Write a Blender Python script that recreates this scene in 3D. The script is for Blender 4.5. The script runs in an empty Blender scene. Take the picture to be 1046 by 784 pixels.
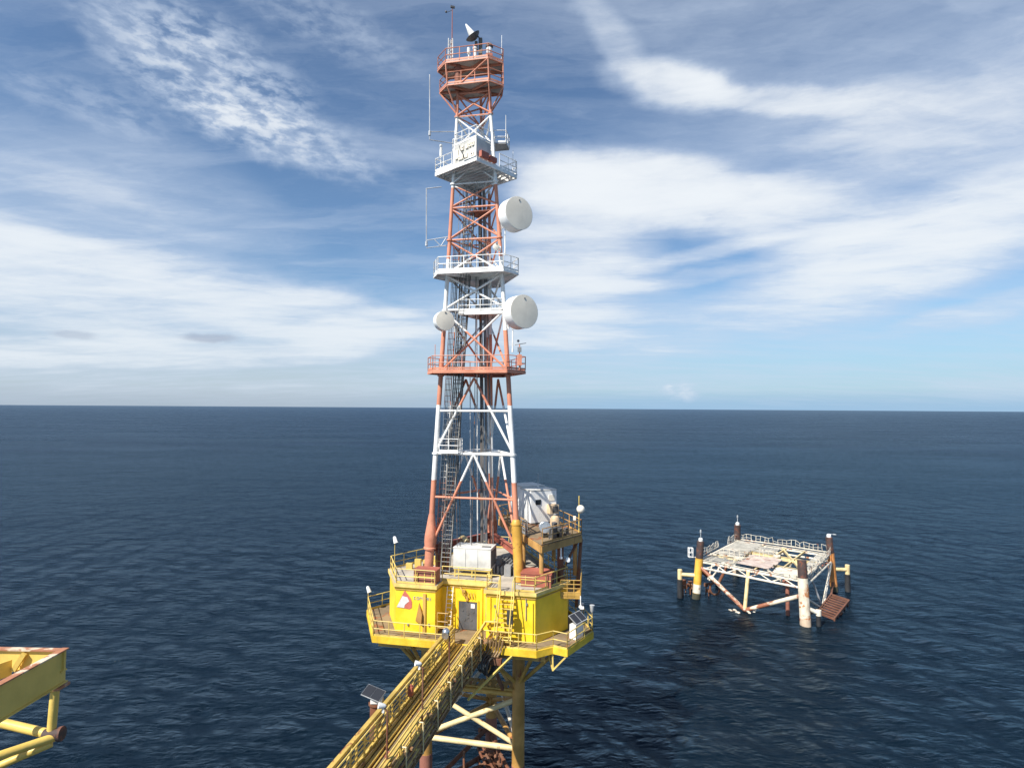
import bpy, math, random
import numpy as np
from math import sin, cos, tan, pi, radians, sqrt, atan2, hypot
from mathutils import Vector, Matrix
random.seed(7)
SC = bpy.context.scene
COL = SC.collection
V = Vector

# ------------------------------------------------------------------ frames
TH = radians(12.0)
OX, OY = -2.44, 47.0
def U(u, v, z):
    """tower frame (u along the front face, v away from it) to world"""
    return V((OX + u*cos(TH) + v*sin(TH), OY - u*sin(TH) + v*cos(TH), z))
def dirU(u, v, z=0):
    return V((u*cos(TH) + v*sin(TH), -u*sin(TH) + v*cos(TH), z))
def lerp(a, b, t): return a + (b-a)*t

# ------------------------------------------------------------------ mesh builder
class MB:
    def __init__(s): s.v = []; s.f = []; s.mi = []; s.m = 0
    def add(s, vs, fs):
        n = len(s.v); s.v += [tuple(p) for p in vs]
        s.f += [tuple(n+i for i in f) for f in fs]; s.mi += [s.m]*len(fs)
        return s
    def hexa(s, p):
        return s.add(p, [(0,3,2,1),(4,5,6,7),(0,1,5,4),(1,2,6,5),(2,3,7,6),(3,0,4,7)])
    def obox(s, c, X, Y, Z):
        """box at centre c with full-size axis vectors"""
        c, X, Y, Z = V(c), V(X)/2, V(Y)/2, V(Z)/2
        return s.hexa([c-X-Y-Z, c+X-Y-Z, c+X+Y-Z, c-X+Y-Z, c-X-Y+Z, c+X-Y+Z, c+X+Y+Z, c-X+Y+Z])
    def box(s, c, sx, sy, sz, a=0):
        return s.obox(c, V((cos(a),sin(a),0))*sx, V((-sin(a),cos(a),0))*sy, V((0,0,sz)))
    def ubox(s, u, v, z, su, sv, sz):
        """box aligned with the tower frame, z is its bottom"""
        return s.obox(U(u,v,z+sz/2), dirU(su,0), dirU(0,sv), V((0,0,sz)))
    def beam(s, p, q, w, h, up=None):
        p, q = V(p), V(q); d = (q-p)
        if d.length < 1e-6: return s
        n = d.normalized(); up = V(up) if up else V((0,0,1))
        if abs(n.dot(up)) > .99: up = V((1,0,0)) if abs(n.x) < .9 else V((0,1,0))
        X = n.cross(up).normalized(); Z = X.cross(n)
        return s.obox((p+q)/2, X*w, d, Z*h)
    def ibeam(s, p, q, w, h, t=.04):
        p, q = V(p), V(q); up = V((0,0,1))
        s.beam(p+up*(h/2-t/2), q+up*(h/2-t/2), w, t); s.beam(p-up*(h/2-t/2), q-up*(h/2-t/2), w, t)
        return s.beam(p, q, t, h-2*t)
    def tube(s, p, q, r, r2=None, n=8, cap=True):
        p, q = V(p), V(q); d = q-p
        if d.length < 1e-6: return s
        r2 = r if r2 is None else r2
        z = d.normalized(); a = V((0,0,1)) if abs(z.z) < .9 else V((1,0,0))
        x = z.cross(a).normalized(); y = z.cross(x)
        vs = []
        for k in range(n):
            t = 2*pi*k/n; e = x*cos(t)+y*sin(t); vs.append(p+e*r)
        for k in range(n):
            t = 2*pi*k/n; e = x*cos(t)+y*sin(t); vs.append(q+e*r2)
        fs = [(k, k+n, (k+1)%n+n, (k+1)%n) for k in range(n)]
        if cap: fs += [tuple(range(n)), tuple(range(2*n-1, n-1, -1))]
        return s.add(vs, fs)
    def path(s, pts, r, n=6):
        for a, b in zip(pts, pts[1:]): s.tube(a, b, r, n=n)
        return s
    def lathe(s, base, axis, prof, n=24):
        """prof: (radius, distance along axis)"""
        base, z = V(base), V(axis).normalized()
        a = V((0,0,1)) if abs(z.z) < .9 else V((1,0,0))
        x = z.cross(a).normalized(); y = z.cross(x)
        vs = []; m = len(prof)
        for (r, h) in prof:
            for k in range(n):
                t = 2*pi*k/n; vs.append(base+z*h+(x*cos(t)+y*sin(t))*max(r, 1e-4))
        fs = []
        for i in range(m-1):
            for k in range(n):
                fs.append((i*n+k, (i+1)*n+k, (i+1)*n+(k+1)%n, i*n+(k+1)%n))
        fs += [tuple(range(n)), tuple(range(m*n-1, (m-1)*n-1, -1))]
        return s.add(vs, fs)
    def ball(s, c, r, n=12, k=.0):
        prof = [(r*sin(pi*i/8), -r*cos(pi*i/8)) for i in range(9)]
        return s.lathe(c, (0,0,1), prof, n)
    def prism(s, pts, z0, z1):
        n = len(pts); vs = [(p[0],p[1],z0) for p in pts]+[(p[0],p[1],z1) for p in pts]
        fs = [tuple(range(n-1,-1,-1)), tuple(range(n,2*n))]
        fs += [(k, (k+1)%n, (k+1)%n+n, k+n) for k in range(n)]
        return s.add(vs, fs)
    def uprism(s, pts, z0, z1): return s.prism([U(p[0],p[1],0) for p in pts], z0, z1)
    def torus(s, c, axis, R, r, n=20, m=6):
        c, z = V(c), V(axis).normalized(); a = V((0,0,1)) if abs(z.z) < .9 else V((1,0,0))
        x = z.cross(a).normalized(); y = z.cross(x); vs = []
        for i in range(n):
            t = 2*pi*i/n; e = x*cos(t)+y*sin(t)
            for j in range(m):
                w = 2*pi*j/m; vs.append(c+e*(R+r*cos(w))+z*r*sin(w))
        fs = [(i*m+j, ((i+1)%n)*m+j, ((i+1)%n)*m+(j+1)%m, i*m+(j+1)%m) for i in range(n) for j in range(m)]
        return s.add(vs, fs)
    def rail(s, pts, h=1.1, closed=False, sp=1.5, r=.035, rails=(1, .5), toe=.14):
        P = [V(p) for p in pts]
        if closed: P.append(P[0])
        for a, b in zip(P, P[1:]):
            L = (b-a).length; n = max(1, round(L/sp)); up = V((0,0,h))
            for i in range(n+1):
                p = a.lerp(b, i/n); s.tube(p, p+up, r*1.1, n=6)
            for f in rails: s.tube(a+up*f, b+up*f, r, n=6)
            if toe: s.beam(a+V((0,0,toe/2+.03)), b+V((0,0,toe/2+.03)), .02, toe)
        return s
    def ladder(s, p, q, side, w=.5, r=.03, step=.32):
        p, q = V(p), V(q); sd = V(side).normalized()*w/2
        s.tube(p-sd, q-sd, r, n=6); s.tube(p+sd, q+sd, r, n=6)
        n = max(2, int((q-p).length/step))
        for i in range(1, n):
            c = p.lerp(q, i/n); s.tube(c-sd, c+sd, r*.7, n=5)
        return s

ROOT = {}
def tag(o, label=None, cat=None, group=None, kind=None):
    if label: o['label'] = label
    if cat: o['category'] = cat
    if group: o['group'] = group
    if kind: o['kind'] = kind
    return o
def thing(name, label, cat, loc, group=None):
    o = bpy.data.objects.new(name, None); COL.objects.link(o); o.location = loc
    o.empty_display_size = .3
    ROOT[o.name] = V(loc); return tag(o, label, cat, group)
def build(mb, name, mat, parent=None, label=None, loc=None, sharp=35):
    base = ROOT[parent.name] if parent else V(loc or (0,0,0))
    me = bpy.data.meshes.new(name)
    me.from_pydata([(v[0]-base.x, v[1]-base.y, v[2]-base.z) for v in mb.v], [], mb.f)
    mats = mat if isinstance(mat, (list, tuple)) else [mat]
    for m in mats: me.materials.append(m)
    if len(mats) > 1: me.polygons.foreach_set('material_index', mb.mi)
    me.polygons.foreach_set('use_smooth', [True]*len(me.polygons))
    me.update(); me.set_sharp_from_angle(angle=radians(sharp))
    o = bpy.data.objects.new(name, me); COL.objects.link(o)
    if parent: o.parent = parent
    else: o.location = base
    ROOT[o.name] = base
    if label: o['label'] = label
    return o
def single(mb, name, mat, label, cat, loc, group=None):
    return tag(build(mb, name, mat, None, None, loc), label, cat, group)
def copy_tree(o, loc=None, parent=None):
    c = o.copy(); COL.objects.link(c)
    if parent: c.parent = parent
    for ch in o.children: copy_tree(ch, None, c)
    if loc is not None: c.location = loc
    return c

# ------------------------------------------------------------------ materials
class NT:
    def __init__(s, t): s.t = t; s.n = t.nodes; s.l = t.links
    def node(s, ty, **kw):
        n = s.n.new(ty)
        for k, v in kw.items(): setattr(n, k, v)
        return n
    def set(s, sock, v):
        if isinstance(v, bpy.types.NodeSocket): s.l.new(v, sock)
        else: sock.default_value = v
    def math(s, op, a, b=0.0, c=None, clamp=False):
        n = s.node('ShaderNodeMath', operation=op, use_clamp=clamp)
        s.set(n.inputs[0], a); s.set(n.inputs[1], b)
        if c is not None: s.set(n.inputs[2], c)
        return n.outputs[0]
    def mix(s, f, a, b):
        n = s.node('ShaderNodeMix', data_type='RGBA'); s.set(n.inputs[0], f)
        for sock, v in ((n.inputs[6], a), (n.inputs[7], b)):
            s.set(sock, v if isinstance(v, bpy.types.NodeSocket) else (*v, 1)); 
        return n.outputs[2]
    def noise(s, vec, scale, detail=4, rough=.55, dist=0):
        n = s.node('ShaderNodeTexNoise'); s.l.new(vec, n.inputs['Vector'])
        n.inputs['Scale'].default_value = scale; n.inputs['Detail'].default_value = detail
        n.inputs['Roughness'].default_value = rough; n.inputs['Distortion'].default_value = dist
        return n.outputs['Fac']
    def maprange(s, x, a, b, c=0, d=1, smooth=True):
        n = s.node('ShaderNodeMapRange', interpolation_type='SMOOTHSTEP' if smooth else 'LINEAR')
        s.set(n.inputs[0], x)
        for i, v in enumerate((a, b, c, d)): s.set(n.inputs[i+1], v)
        return n.outputs[0]
    def mapping(s, vec, loc=(0,0,0), rot=(0,0,0), scale=(1,1,1), ty='POINT'):
        n = s.node('ShaderNodeMapping', vector_type=ty); s.l.new(vec, n.inputs[0])
        n.inputs[1].default_value = loc; n.inputs[2].default_value = rot; n.inputs[3].default_value = scale
        return n.outputs[0]

def paint(name, col, rust=.12, rustcol=(.16,.055,.02), scale=1.1, rough=.5, streak=.35, dirt=(.25,.17,.09), var=.16, metal=0, band=None, bumpk=.02):
    m = bpy.data.materials.new(name); m.use_nodes = True; t = NT(m.node_tree)
    b = t.n['Principled BSDF']; pos = t.node('ShaderNodeNewGeometry').outputs['Position']
    if band:
        sep = t.node('ShaderNodeSeparateXYZ'); t.l.new(pos, sep.inputs[0])
        zz = t.math('ADD', sep.outputs[2], t.math('MULTIPLY', t.math('SUBTRACT', t.noise(pos, 3.0, 2), .5), .12))
        f = t.math('FRACT', t.math('DIVIDE', t.math('SUBTRACT', zz, 24.4), 11.58))
        base = t.mix(t.math('LESS_THAN', f, .5), col, band)
    else: base = t.mix(0, col, col)
    # fading / colour variation
    nv = t.noise(pos, .7, 5, .6)
    dark = tuple(c*(1-var*1.6) for c in col); lite = tuple(min(1, c*(1+var)+.015) for c in col)
    if band:
        hsv = t.node('ShaderNodeHueSaturation'); t.l.new(base, hsv.inputs['Color'])
        t.l.new(t.maprange(nv, .3, .7, 1-var, 1+var*.6), hsv.inputs['Value']); base = hsv.outputs[0]
    else: base = t.mix(t.maprange(nv, .3, .7), dark, lite)
    # dirt running down
    st = t.noise(t.mapping(pos, scale=(3.2,3.2,.28)), 1.0, 5, .6)
    base = t.mix(t.maprange(st, .52, .78, 0, streak), base, dirt)
    # rust blotches
    nr = t.noise(pos, scale, 9, .68, .6)
    th = .5 + .24*(1-min(rust*2.2, 1.3))
    rf = t.maprange(nr, th, th+.06)
    rc = t.mix(t.noise(pos, 6, 3), rustcol, tuple(c*2.1 for c in rustcol))
    if rust > 0: base = t.mix(rf, base, rc)
    t.l.new(base, b.inputs['Base Color'])
    t.set(b.inputs['Roughness'], t.maprange(nv, .3, .75, rough-.08, rough+.15))
    b.inputs['Metallic'].default_value = metal
    if bumpk:
        bp = t.node('ShaderNodeBump'); bp.inputs['Strength'].default_value = .35; bp.inputs['Distance'].default_value = bumpk
        t.l.new(t.noise(pos, 9, 4), bp.inputs['Height']); t.l.new(bp.outputs[0], b.inputs['Normal'])
    return m
def glass(name, col, rough=.1):
    m = bpy.data.materials.new(name); m.use_nodes = True; b = m.node_tree.nodes['Principled BSDF']
    b.inputs['Base Color'].default_value = (*col, 1); b.inputs['Roughness'].default_value = rough
    return m

ORANGE = (.60, .235, .14); WHITE = (.80, .79, .76); YEL = (.88, .585, .018)
M = {
 'cabin': paint('bright cabin white', (.84,.83,.80), .02, scale=.9, streak=.1, var=.05),
 'brpipe': paint('brown pipe', (.24,.15,.07), .3, scale=1.3, streak=.4),
 'ladder': paint('dull ladder steel', (.27,.265,.25), .15, scale=2, rough=.6),
 'yfas': paint('chalky yellow', (.74,.54,.16), .22, scale=1.7, streak=.5, dirt=(.45,.33,.2)),
 'yfas2': paint('scuffed yellow', (.82,.53,.03), .14, scale=1.4, streak=.4, dirt=(.4,.24,.08)),
 'ymez': paint('rusty ochre', (.46,.25,.07), .30, scale=1.0, streak=.5, dirt=(.2,.10,.05)),
 'sleeve': paint('rust streaked orange', (.62,.34,.05), .26, scale=1.6, streak=.5, dirt=(.35,.14,.05)),
 'wallshade': paint('brown wall shade', (.30,.15,.03), .1, scale=2),  # brown that stands in for a shadow on the front wall
 'tower': paint('tower paint', ORANGE, .07, scale=1.5, band=WHITE, streak=.12),
 'orange': paint('orange paint', ORANGE, .09, scale=1.6, streak=.2),
 'white': paint('white paint', WHITE, .06, scale=1.3, streak=.16),
 'cab': paint('cabin white', (.58,.565,.52), .07, scale=.9, streak=.22, dirt=(.36,.28,.2)),
 'radome': paint('radome white', (.84,.76,.63), 0, streak=.08, var=.05, rough=.55, bumpk=0),
 'drum': paint('drum white', (.82,.82,.80), .02, streak=.08, var=.05),
 'yellow': paint('yellow paint', YEL, .035, scale=1.3, streak=.14, dirt=(.42,.24,.05), var=.07),
 'yrail': paint('rail yellow', (.66,.48,.12), .22, scale=2.2, streak=.35),
 'ydirty': paint('weathered yellow', (.49,.29,.06), .24, scale=.9, streak=.6, dirt=(.22,.13,.05)),
 'ybridge': paint('bridge yellow', (.53,.36,.08), .30, scale=1.3, streak=.45, dirt=(.24,.15,.05)),
 'ynear': paint('near yellow', (.70,.49,.11), .10, scale=2.0, streak=.25, var=.1),
 'yleg': paint('leg yellow', (.46,.24,.055), .32, scale=.7, streak=.6, dirt=(.28,.16,.06)),
 'cream': paint('cream paint', (.70,.55,.28), .26, scale=.8, streak=.3),
 'creamw': paint('chalky white', (.68,.62,.51), .31, scale=.7, streak=.45, rustcol=(.20,.075,.03)),
 'grating': paint('grey grating', (.46,.44,.40), .18, scale=.8, streak=.3, rough=.8),
 'deck': paint('deck grey', (.38,.34,.28), .14, scale=.45, streak=.1, rough=.85, dirt=(.22,.17,.12)),
 'floor': paint('rusty floor', (.19,.135,.075), .35, scale=.8, rough=.85),
 'rust': paint('rust', (.17,.075,.038), .5, (.10,.035,.016), scale=1.2, rough=.85, streak=.4, dirt=(.07,.04,.03)),
 'rustred': paint('rust red', (.27,.10,.065), .3, (.15,.05,.025), scale=1.0, rough=.8),
 'red': paint('red primer', (.34,.095,.06), .2, (.2,.07,.04), scale=1.0, rough=.65),
 'dkpile': paint('tarred pile', (.055,.032,.028), .4, (.10,.035,.02), scale=2, rough=.75, streak=.2, dirt=(.03,.02,.02)),
 'rubber': paint('black rubber', (.018,.018,.02), 0, rough=.7, streak=0),
 'grey': paint('grey steel', (.23,.235,.24), .1, scale=1.4, rough=.55),
 'dkgrey': paint('dark grey', (.085,.085,.085), .12, scale=2, rough=.6),
 'door': paint('door grey', (.085,.085,.09), .08, scale=2, rough=.5, streak=.3),
 'galv': paint('galvanised', (.50,.51,.52), .06, scale=2, rough=.42, metal=.3, streak=.15),
 'pipe': paint('riser pipe', (.10,.09,.085), .3, scale=1.3, rough=.6),
 'cable': paint('cable black', (.035,.033,.03), .0, rough=.6, streak=.1),
 'growth': paint('marine growth', (.055,.05,.03), .4, (.03,.03,.015), scale=3, rough=.9, bumpk=.08),
 'silver': paint('silver lamp', (.62,.62,.62), 0, rough=.22, metal=.85, streak=.05),
 'signred': paint('emblem red', (.55,.14,.10), 0, streak=.25, dirt=(.5,.38,.3)),
 'signwhite': paint('emblem white', (.76,.70,.68), 0, streak=.15),
 'signgrey': paint('letter grey', (.28,.28,.30), 0, streak=.1),
 'panel': glass('solar cell', (.03,.032,.038), .3),
 'lens': glass('lamp glass', (.75,.76,.76), .1),
 'wglass': glass('window glass', (.02,.025,.03), .08),
 'beige': paint('beige tank', (.62,.45,.28), .15, scale=2),
}

# ------------------------------------------------------------------ camera
cam = bpy.data.objects.new('camera', bpy.data.cameras.new('camera')); COL.objects.link(cam)
cam.matrix_world = Matrix.Translation((0,0,30)) @ Matrix.Rotation(radians(92.34), 4, 'X') @ Matrix.Rotation(radians(.38), 4, 'Z')
cam.data.sensor_width = 36; cam.data.lens = 36*600/1046; cam.data.clip_start = .1; cam.data.clip_end = 200000
SC.camera = cam

# ------------------------------------------------------------------ light and sky
AZ, EL = radians(223.5), radians(48)
sd = V((sin(AZ)*cos(EL), cos(AZ)*cos(EL), sin(EL)))
sun = bpy.data.objects.new('sun', bpy.data.lights.new('sun', 'SUN')); COL.objects.link(sun)
sun.data.energy = 5.0; sun.data.angle = radians(.5); sun.data.color = (1, .95, .86)
sun.rotation_euler = sd.to_track_quat('Z', 'Y').to_euler(); sun.location = (-40, -40, 90)
W = bpy.data.worlds.new('World'); SC.world = W; W.use_nodes = True
t = NT(W.node_tree); bg = t.n['Background']; bg.inputs['Strength'].default_value = .075
sky = t.node('ShaderNodeTexSky', sky_type='NISHITA'); sky.sun_disc = False
sky.sun_elevation = EL; sky.sun_rotation = AZ; sky.altitude = 30
sky.air_density = 1.0; sky.dust_density = .4; sky.ozone_density = 3.0
tc = t.node('ShaderNodeTexCoord').outputs['Generated']
sep = t.node('ShaderNodeSeparateXYZ'); t.l.new(tc, sep.inputs[0])
dx, dy, dz = sep.outputs
az = t.math('DEGREES', t.math('ARCTAN2', dx, dy)); el = t.math('DEGREES', t.math('ARCSINE', dz))
cmb = t.node('ShaderNodeCombineXYZ'); t.set(cmb.inputs[0], az); t.set(cmb.inputs[1], el); ae = cmb.outputs[0]
# cloud-layer coordinates (perspective of a layer overhead)
zc = t.math('ADD', t.math('MAXIMUM', dz, 0), .10)
cl = t.node('ShaderNodeCombineXYZ'); t.set(cl.inputs[0], t.math('DIVIDE', dx, zc)); t.set(cl.inputs[1], t.math('DIVIDE', dy, zc)); lay = cl.outputs[0]
# natural edges: warp the direction coordinates
def warp(vec, scale, amt, sc3=(1,1,1)):
    n = t.node('ShaderNodeTexNoise'); t.l.new(t.mapping(vec, scale=sc3), n.inputs['Vector'])
    n.inputs['Scale'].default_value = scale; n.inputs['Detail'].default_value = 6; n.inputs['Roughness'].default_value = .6
    a = t.node('ShaderNodeVectorMath', operation='SUBTRACT'); t.l.new(n.outputs['Color'], a.inputs[0]); a.inputs[1].default_value = (.5,.5,.5)
    b = t.node('ShaderNodeVectorMath', operation='MULTIPLY'); t.l.new(a.outputs[0], b.inputs[0]); b.inputs[1].default_value = amt
    c = t.node('ShaderNodeVectorMath', operation='ADD'); t.l.new(vec, c.inputs[0]); t.l.new(b.outputs[0], c.inputs[1])
    return c.outputs[0]
aw = warp(ae, .06, (7, 3.4, 0), (1, 1.9, 1))
awp = warp(ae, .20, (5, 3.0, 0))
CLOUDS = [
    (-28.2, 27.0, 9.2, 4.0, -15, 0.72, 1), (-21.7, 23.4, 9.1, 2.1, -9, 0.5, 1), (-18.5, 32.3, 10.0, 2.0, -12, 0.2, 1),
    (-35.8, 22.7, 5.6, 1.6, -10, 0.25, 1), (-11.0, 23.8, 10.3, 1.2, -7, 0.2, 0), (-38.7, 13.9, 12.2, 6.6, -4, 0.42, 0), (-30.2, 17.4, 10.8, 4.4, -18, 0.2, 0),
    (-37.9, 10.2, 21.3, 3.0, -3, 1.15, 0), (-19.7, 8.4, 12.8, 2.3, -6, 0.8, 0), (-40.7, 5.7, 12.8, 2.6, -1, 0.8, 0), (-25.3, 5.4, 18.0, 1.9, 6, 0.75, 0),
    (-13.0, 7.0, 6.9, 2.2, 10, 0.75, 0), (-31.9, 2.4, 30.3, 3.1, 2, 0.4, 0), (12.0, 20.4, 14.5, 3.3, -8, 1.1, 0), (5.9, 15.2, 7.4, 6.9, 8, 0.95, 0),
    (22.5, 17.6, 18.6, 3.4, -15, 0.8, 0), (35.7, 13.4, 13.1, 3.8, 9, 1.2, 0), (28.0, 10.0, 13.6, 2.8, 10, 0.6, 0), (38.6, 7.6, 6.3, 0.9, 10, 0.55, 0),
    (15.7, 28.5, 6.8, 1.8, -10, 1.1, 0), (24.3, 26.5, 10.6, 1.2, -15, 0.75, 0), (9.2, 32.4, 6.3, 1.5, -46, 0.36, 0), (5.0, 21.4, 6.0, 2.4, 26, 0.45, 0),
    (29.8, 28.6, 27.4, 7.3, -22, 0.3, 0), (37.1, 20.0, 14.9, 7.2, -1, 0.38, 0), (23.4, 23.4, 16.0, 3.8, -10, 0.22, 0), (4.5, 10.1, 10.4, 4.7, 7, 0.7, 0),
    (12.9, 7.7, 23.0, 2.8, -2, 0.3, 0), (3.5, 5.9, 15.2, 2.3, 0, 0.28, 0), (7.3, 3.0, 22.1, 1.5, 0, 0.25, 0), 
    (18.5, 14.4, 9.0, 0.8, 9, 0.55, 0), (15.5, 12.0, 8.0, 0.7, 4, 0.5, 0),
    (39.1, 1.8, 4.0, 1.2, -1, 0.4, 0), (16.0, 1.9, 2.1, 0.9, 0, 0.8, 1),
]
def blob(vec, c):
    g = t.node('ShaderNodeTexGradient', gradient_type='SPHERICAL')
    t.l.new(t.mapping(vec, (c[0], c[1], 0), (0,0,radians(c[4])), (c[2]*1.35, c[3]*1.35, 1), 'TEXTURE'), g.inputs[0])
    return t.math('MULTIPLY', t.maprange(g.outputs['Fac'], .03, .66), c[5])
smooth = None; puffy = None
for c in CLOUDS:
    if c[6] == 0:
        b = blob(aw, c); smooth = b if smooth is None else t.math('ADD', smooth, b)
    else:
        b = blob(awp, c); puffy = b if puffy is None else t.math('ADD', puffy, b)
fib = t.noise(warp(t.mapping(lay, rot=(0,0,radians(25)), scale=(.8,2.2,1)), 1.2, (1.2,1.2,0)), 1.5, 9, .62)
fine = t.noise(warp(t.mapping(ae, rot=(0,0,radians(-14)), scale=(.06,.22,1)), 1.5, (.6,.6,0)), 1.6, 8, .58)
streak = t.noise(warp(t.mapping(ae, rot=(0,0,radians(5)), scale=(.045,.55,1)), .8, (.8,.8,0)), 1.0, 6, .6)
sm = t.math('MULTIPLY', t.math('MULTIPLY', smooth, t.maprange(streak, .35, .62, t.maprange(el, 10, 20, .62, .9), 1.1)), t.math('ADD', .66, t.math('ADD', t.maprange(fib, .3, .72, -.1, .32, False), t.maprange(fine, .3, .7, -.26, .34, False))))
pf = t.noise(warp(t.mapping(ae, rot=(0,0,radians(14)), scale=(.55,1.25,1)), .9, (.9,.9,0)), 1.0, 5, .55)
pf2 = t.noise(t.mapping(ae, scale=(.12,.3,1)), 1.0, 5, .6)
pd = t.math('MULTIPLY', puffy, t.math('ADD', t.maprange(pf, .36, .68, .12, .95), t.maprange(pf2, .4, .7, -.1, .35)))
veil = t.math('MULTIPLY', t.maprange(fib, .36, .8), .26)
dens = t.math('ADD', t.math('ADD', t.math('MAXIMUM', sm, 0), t.math('MAXIMUM', pd, 0)), veil)
dens = t.math('SUBTRACT', 1, t.math('POWER', 2.718, t.math('MULTIPLY', dens, -1.75)))
# haze towards the horizon, greyer to the left
hz = t.math('MAXIMUM', t.math('MULTIPLY', t.maprange(el, 0, 12, 1, 0), .7), t.math('MULTIPLY', t.maprange(el, 0, 5, 1, 0), .95))
tint = t.node('ShaderNodeMix', data_type='RGBA', blend_type='MULTIPLY'); tint.inputs[0].default_value = 1
t.l.new(sky.outputs[0], tint.inputs[6]); tint.inputs[7].default_value = (.95,1.06,1.12,1); SKYC = tint.outputs[2]
cloudcol = t.mix(t.maprange(el, 0, 22), (6.9,7.5,8.1), (7.7,8.1,8.5))
thick = t.mix(t.maprange(dens, .45, 1.0), (5.3,6.2,7.6), cloudcol)
hazecol = t.mix(t.maprange(az, -25, 15), (3.6,4.4,5.3), (2.9,4.7,6.7))
s1 = t.mix(hz, SKYC, hazecol)
s2 = t.mix(t.math('MULTIPLY', dens, t.maprange(el, -.2, 2.0, .25, 1)), s1, thick)
# two small dark cloudlets low on the left
for c in [(-27.4, 5.9, 2.3, .42, 0, .55, 0), (-36.9, 5.5, 1.5, .36, 0, .35, 0)]:
    s2 = t.mix(blob(warp(ae, .6, (1.2,.5,0)), c), s2, (3.0,3.5,4.6))
t.l.new(s2, bg.inputs['Color'])
SC.view_settings.view_transform = 'Standard'; SC.view_settings.look = 'None'
SC.view_settings.exposure = .6; SC.view_settings.gamma = 1; SC.view_settings.use_curve_mapping = False

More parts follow.
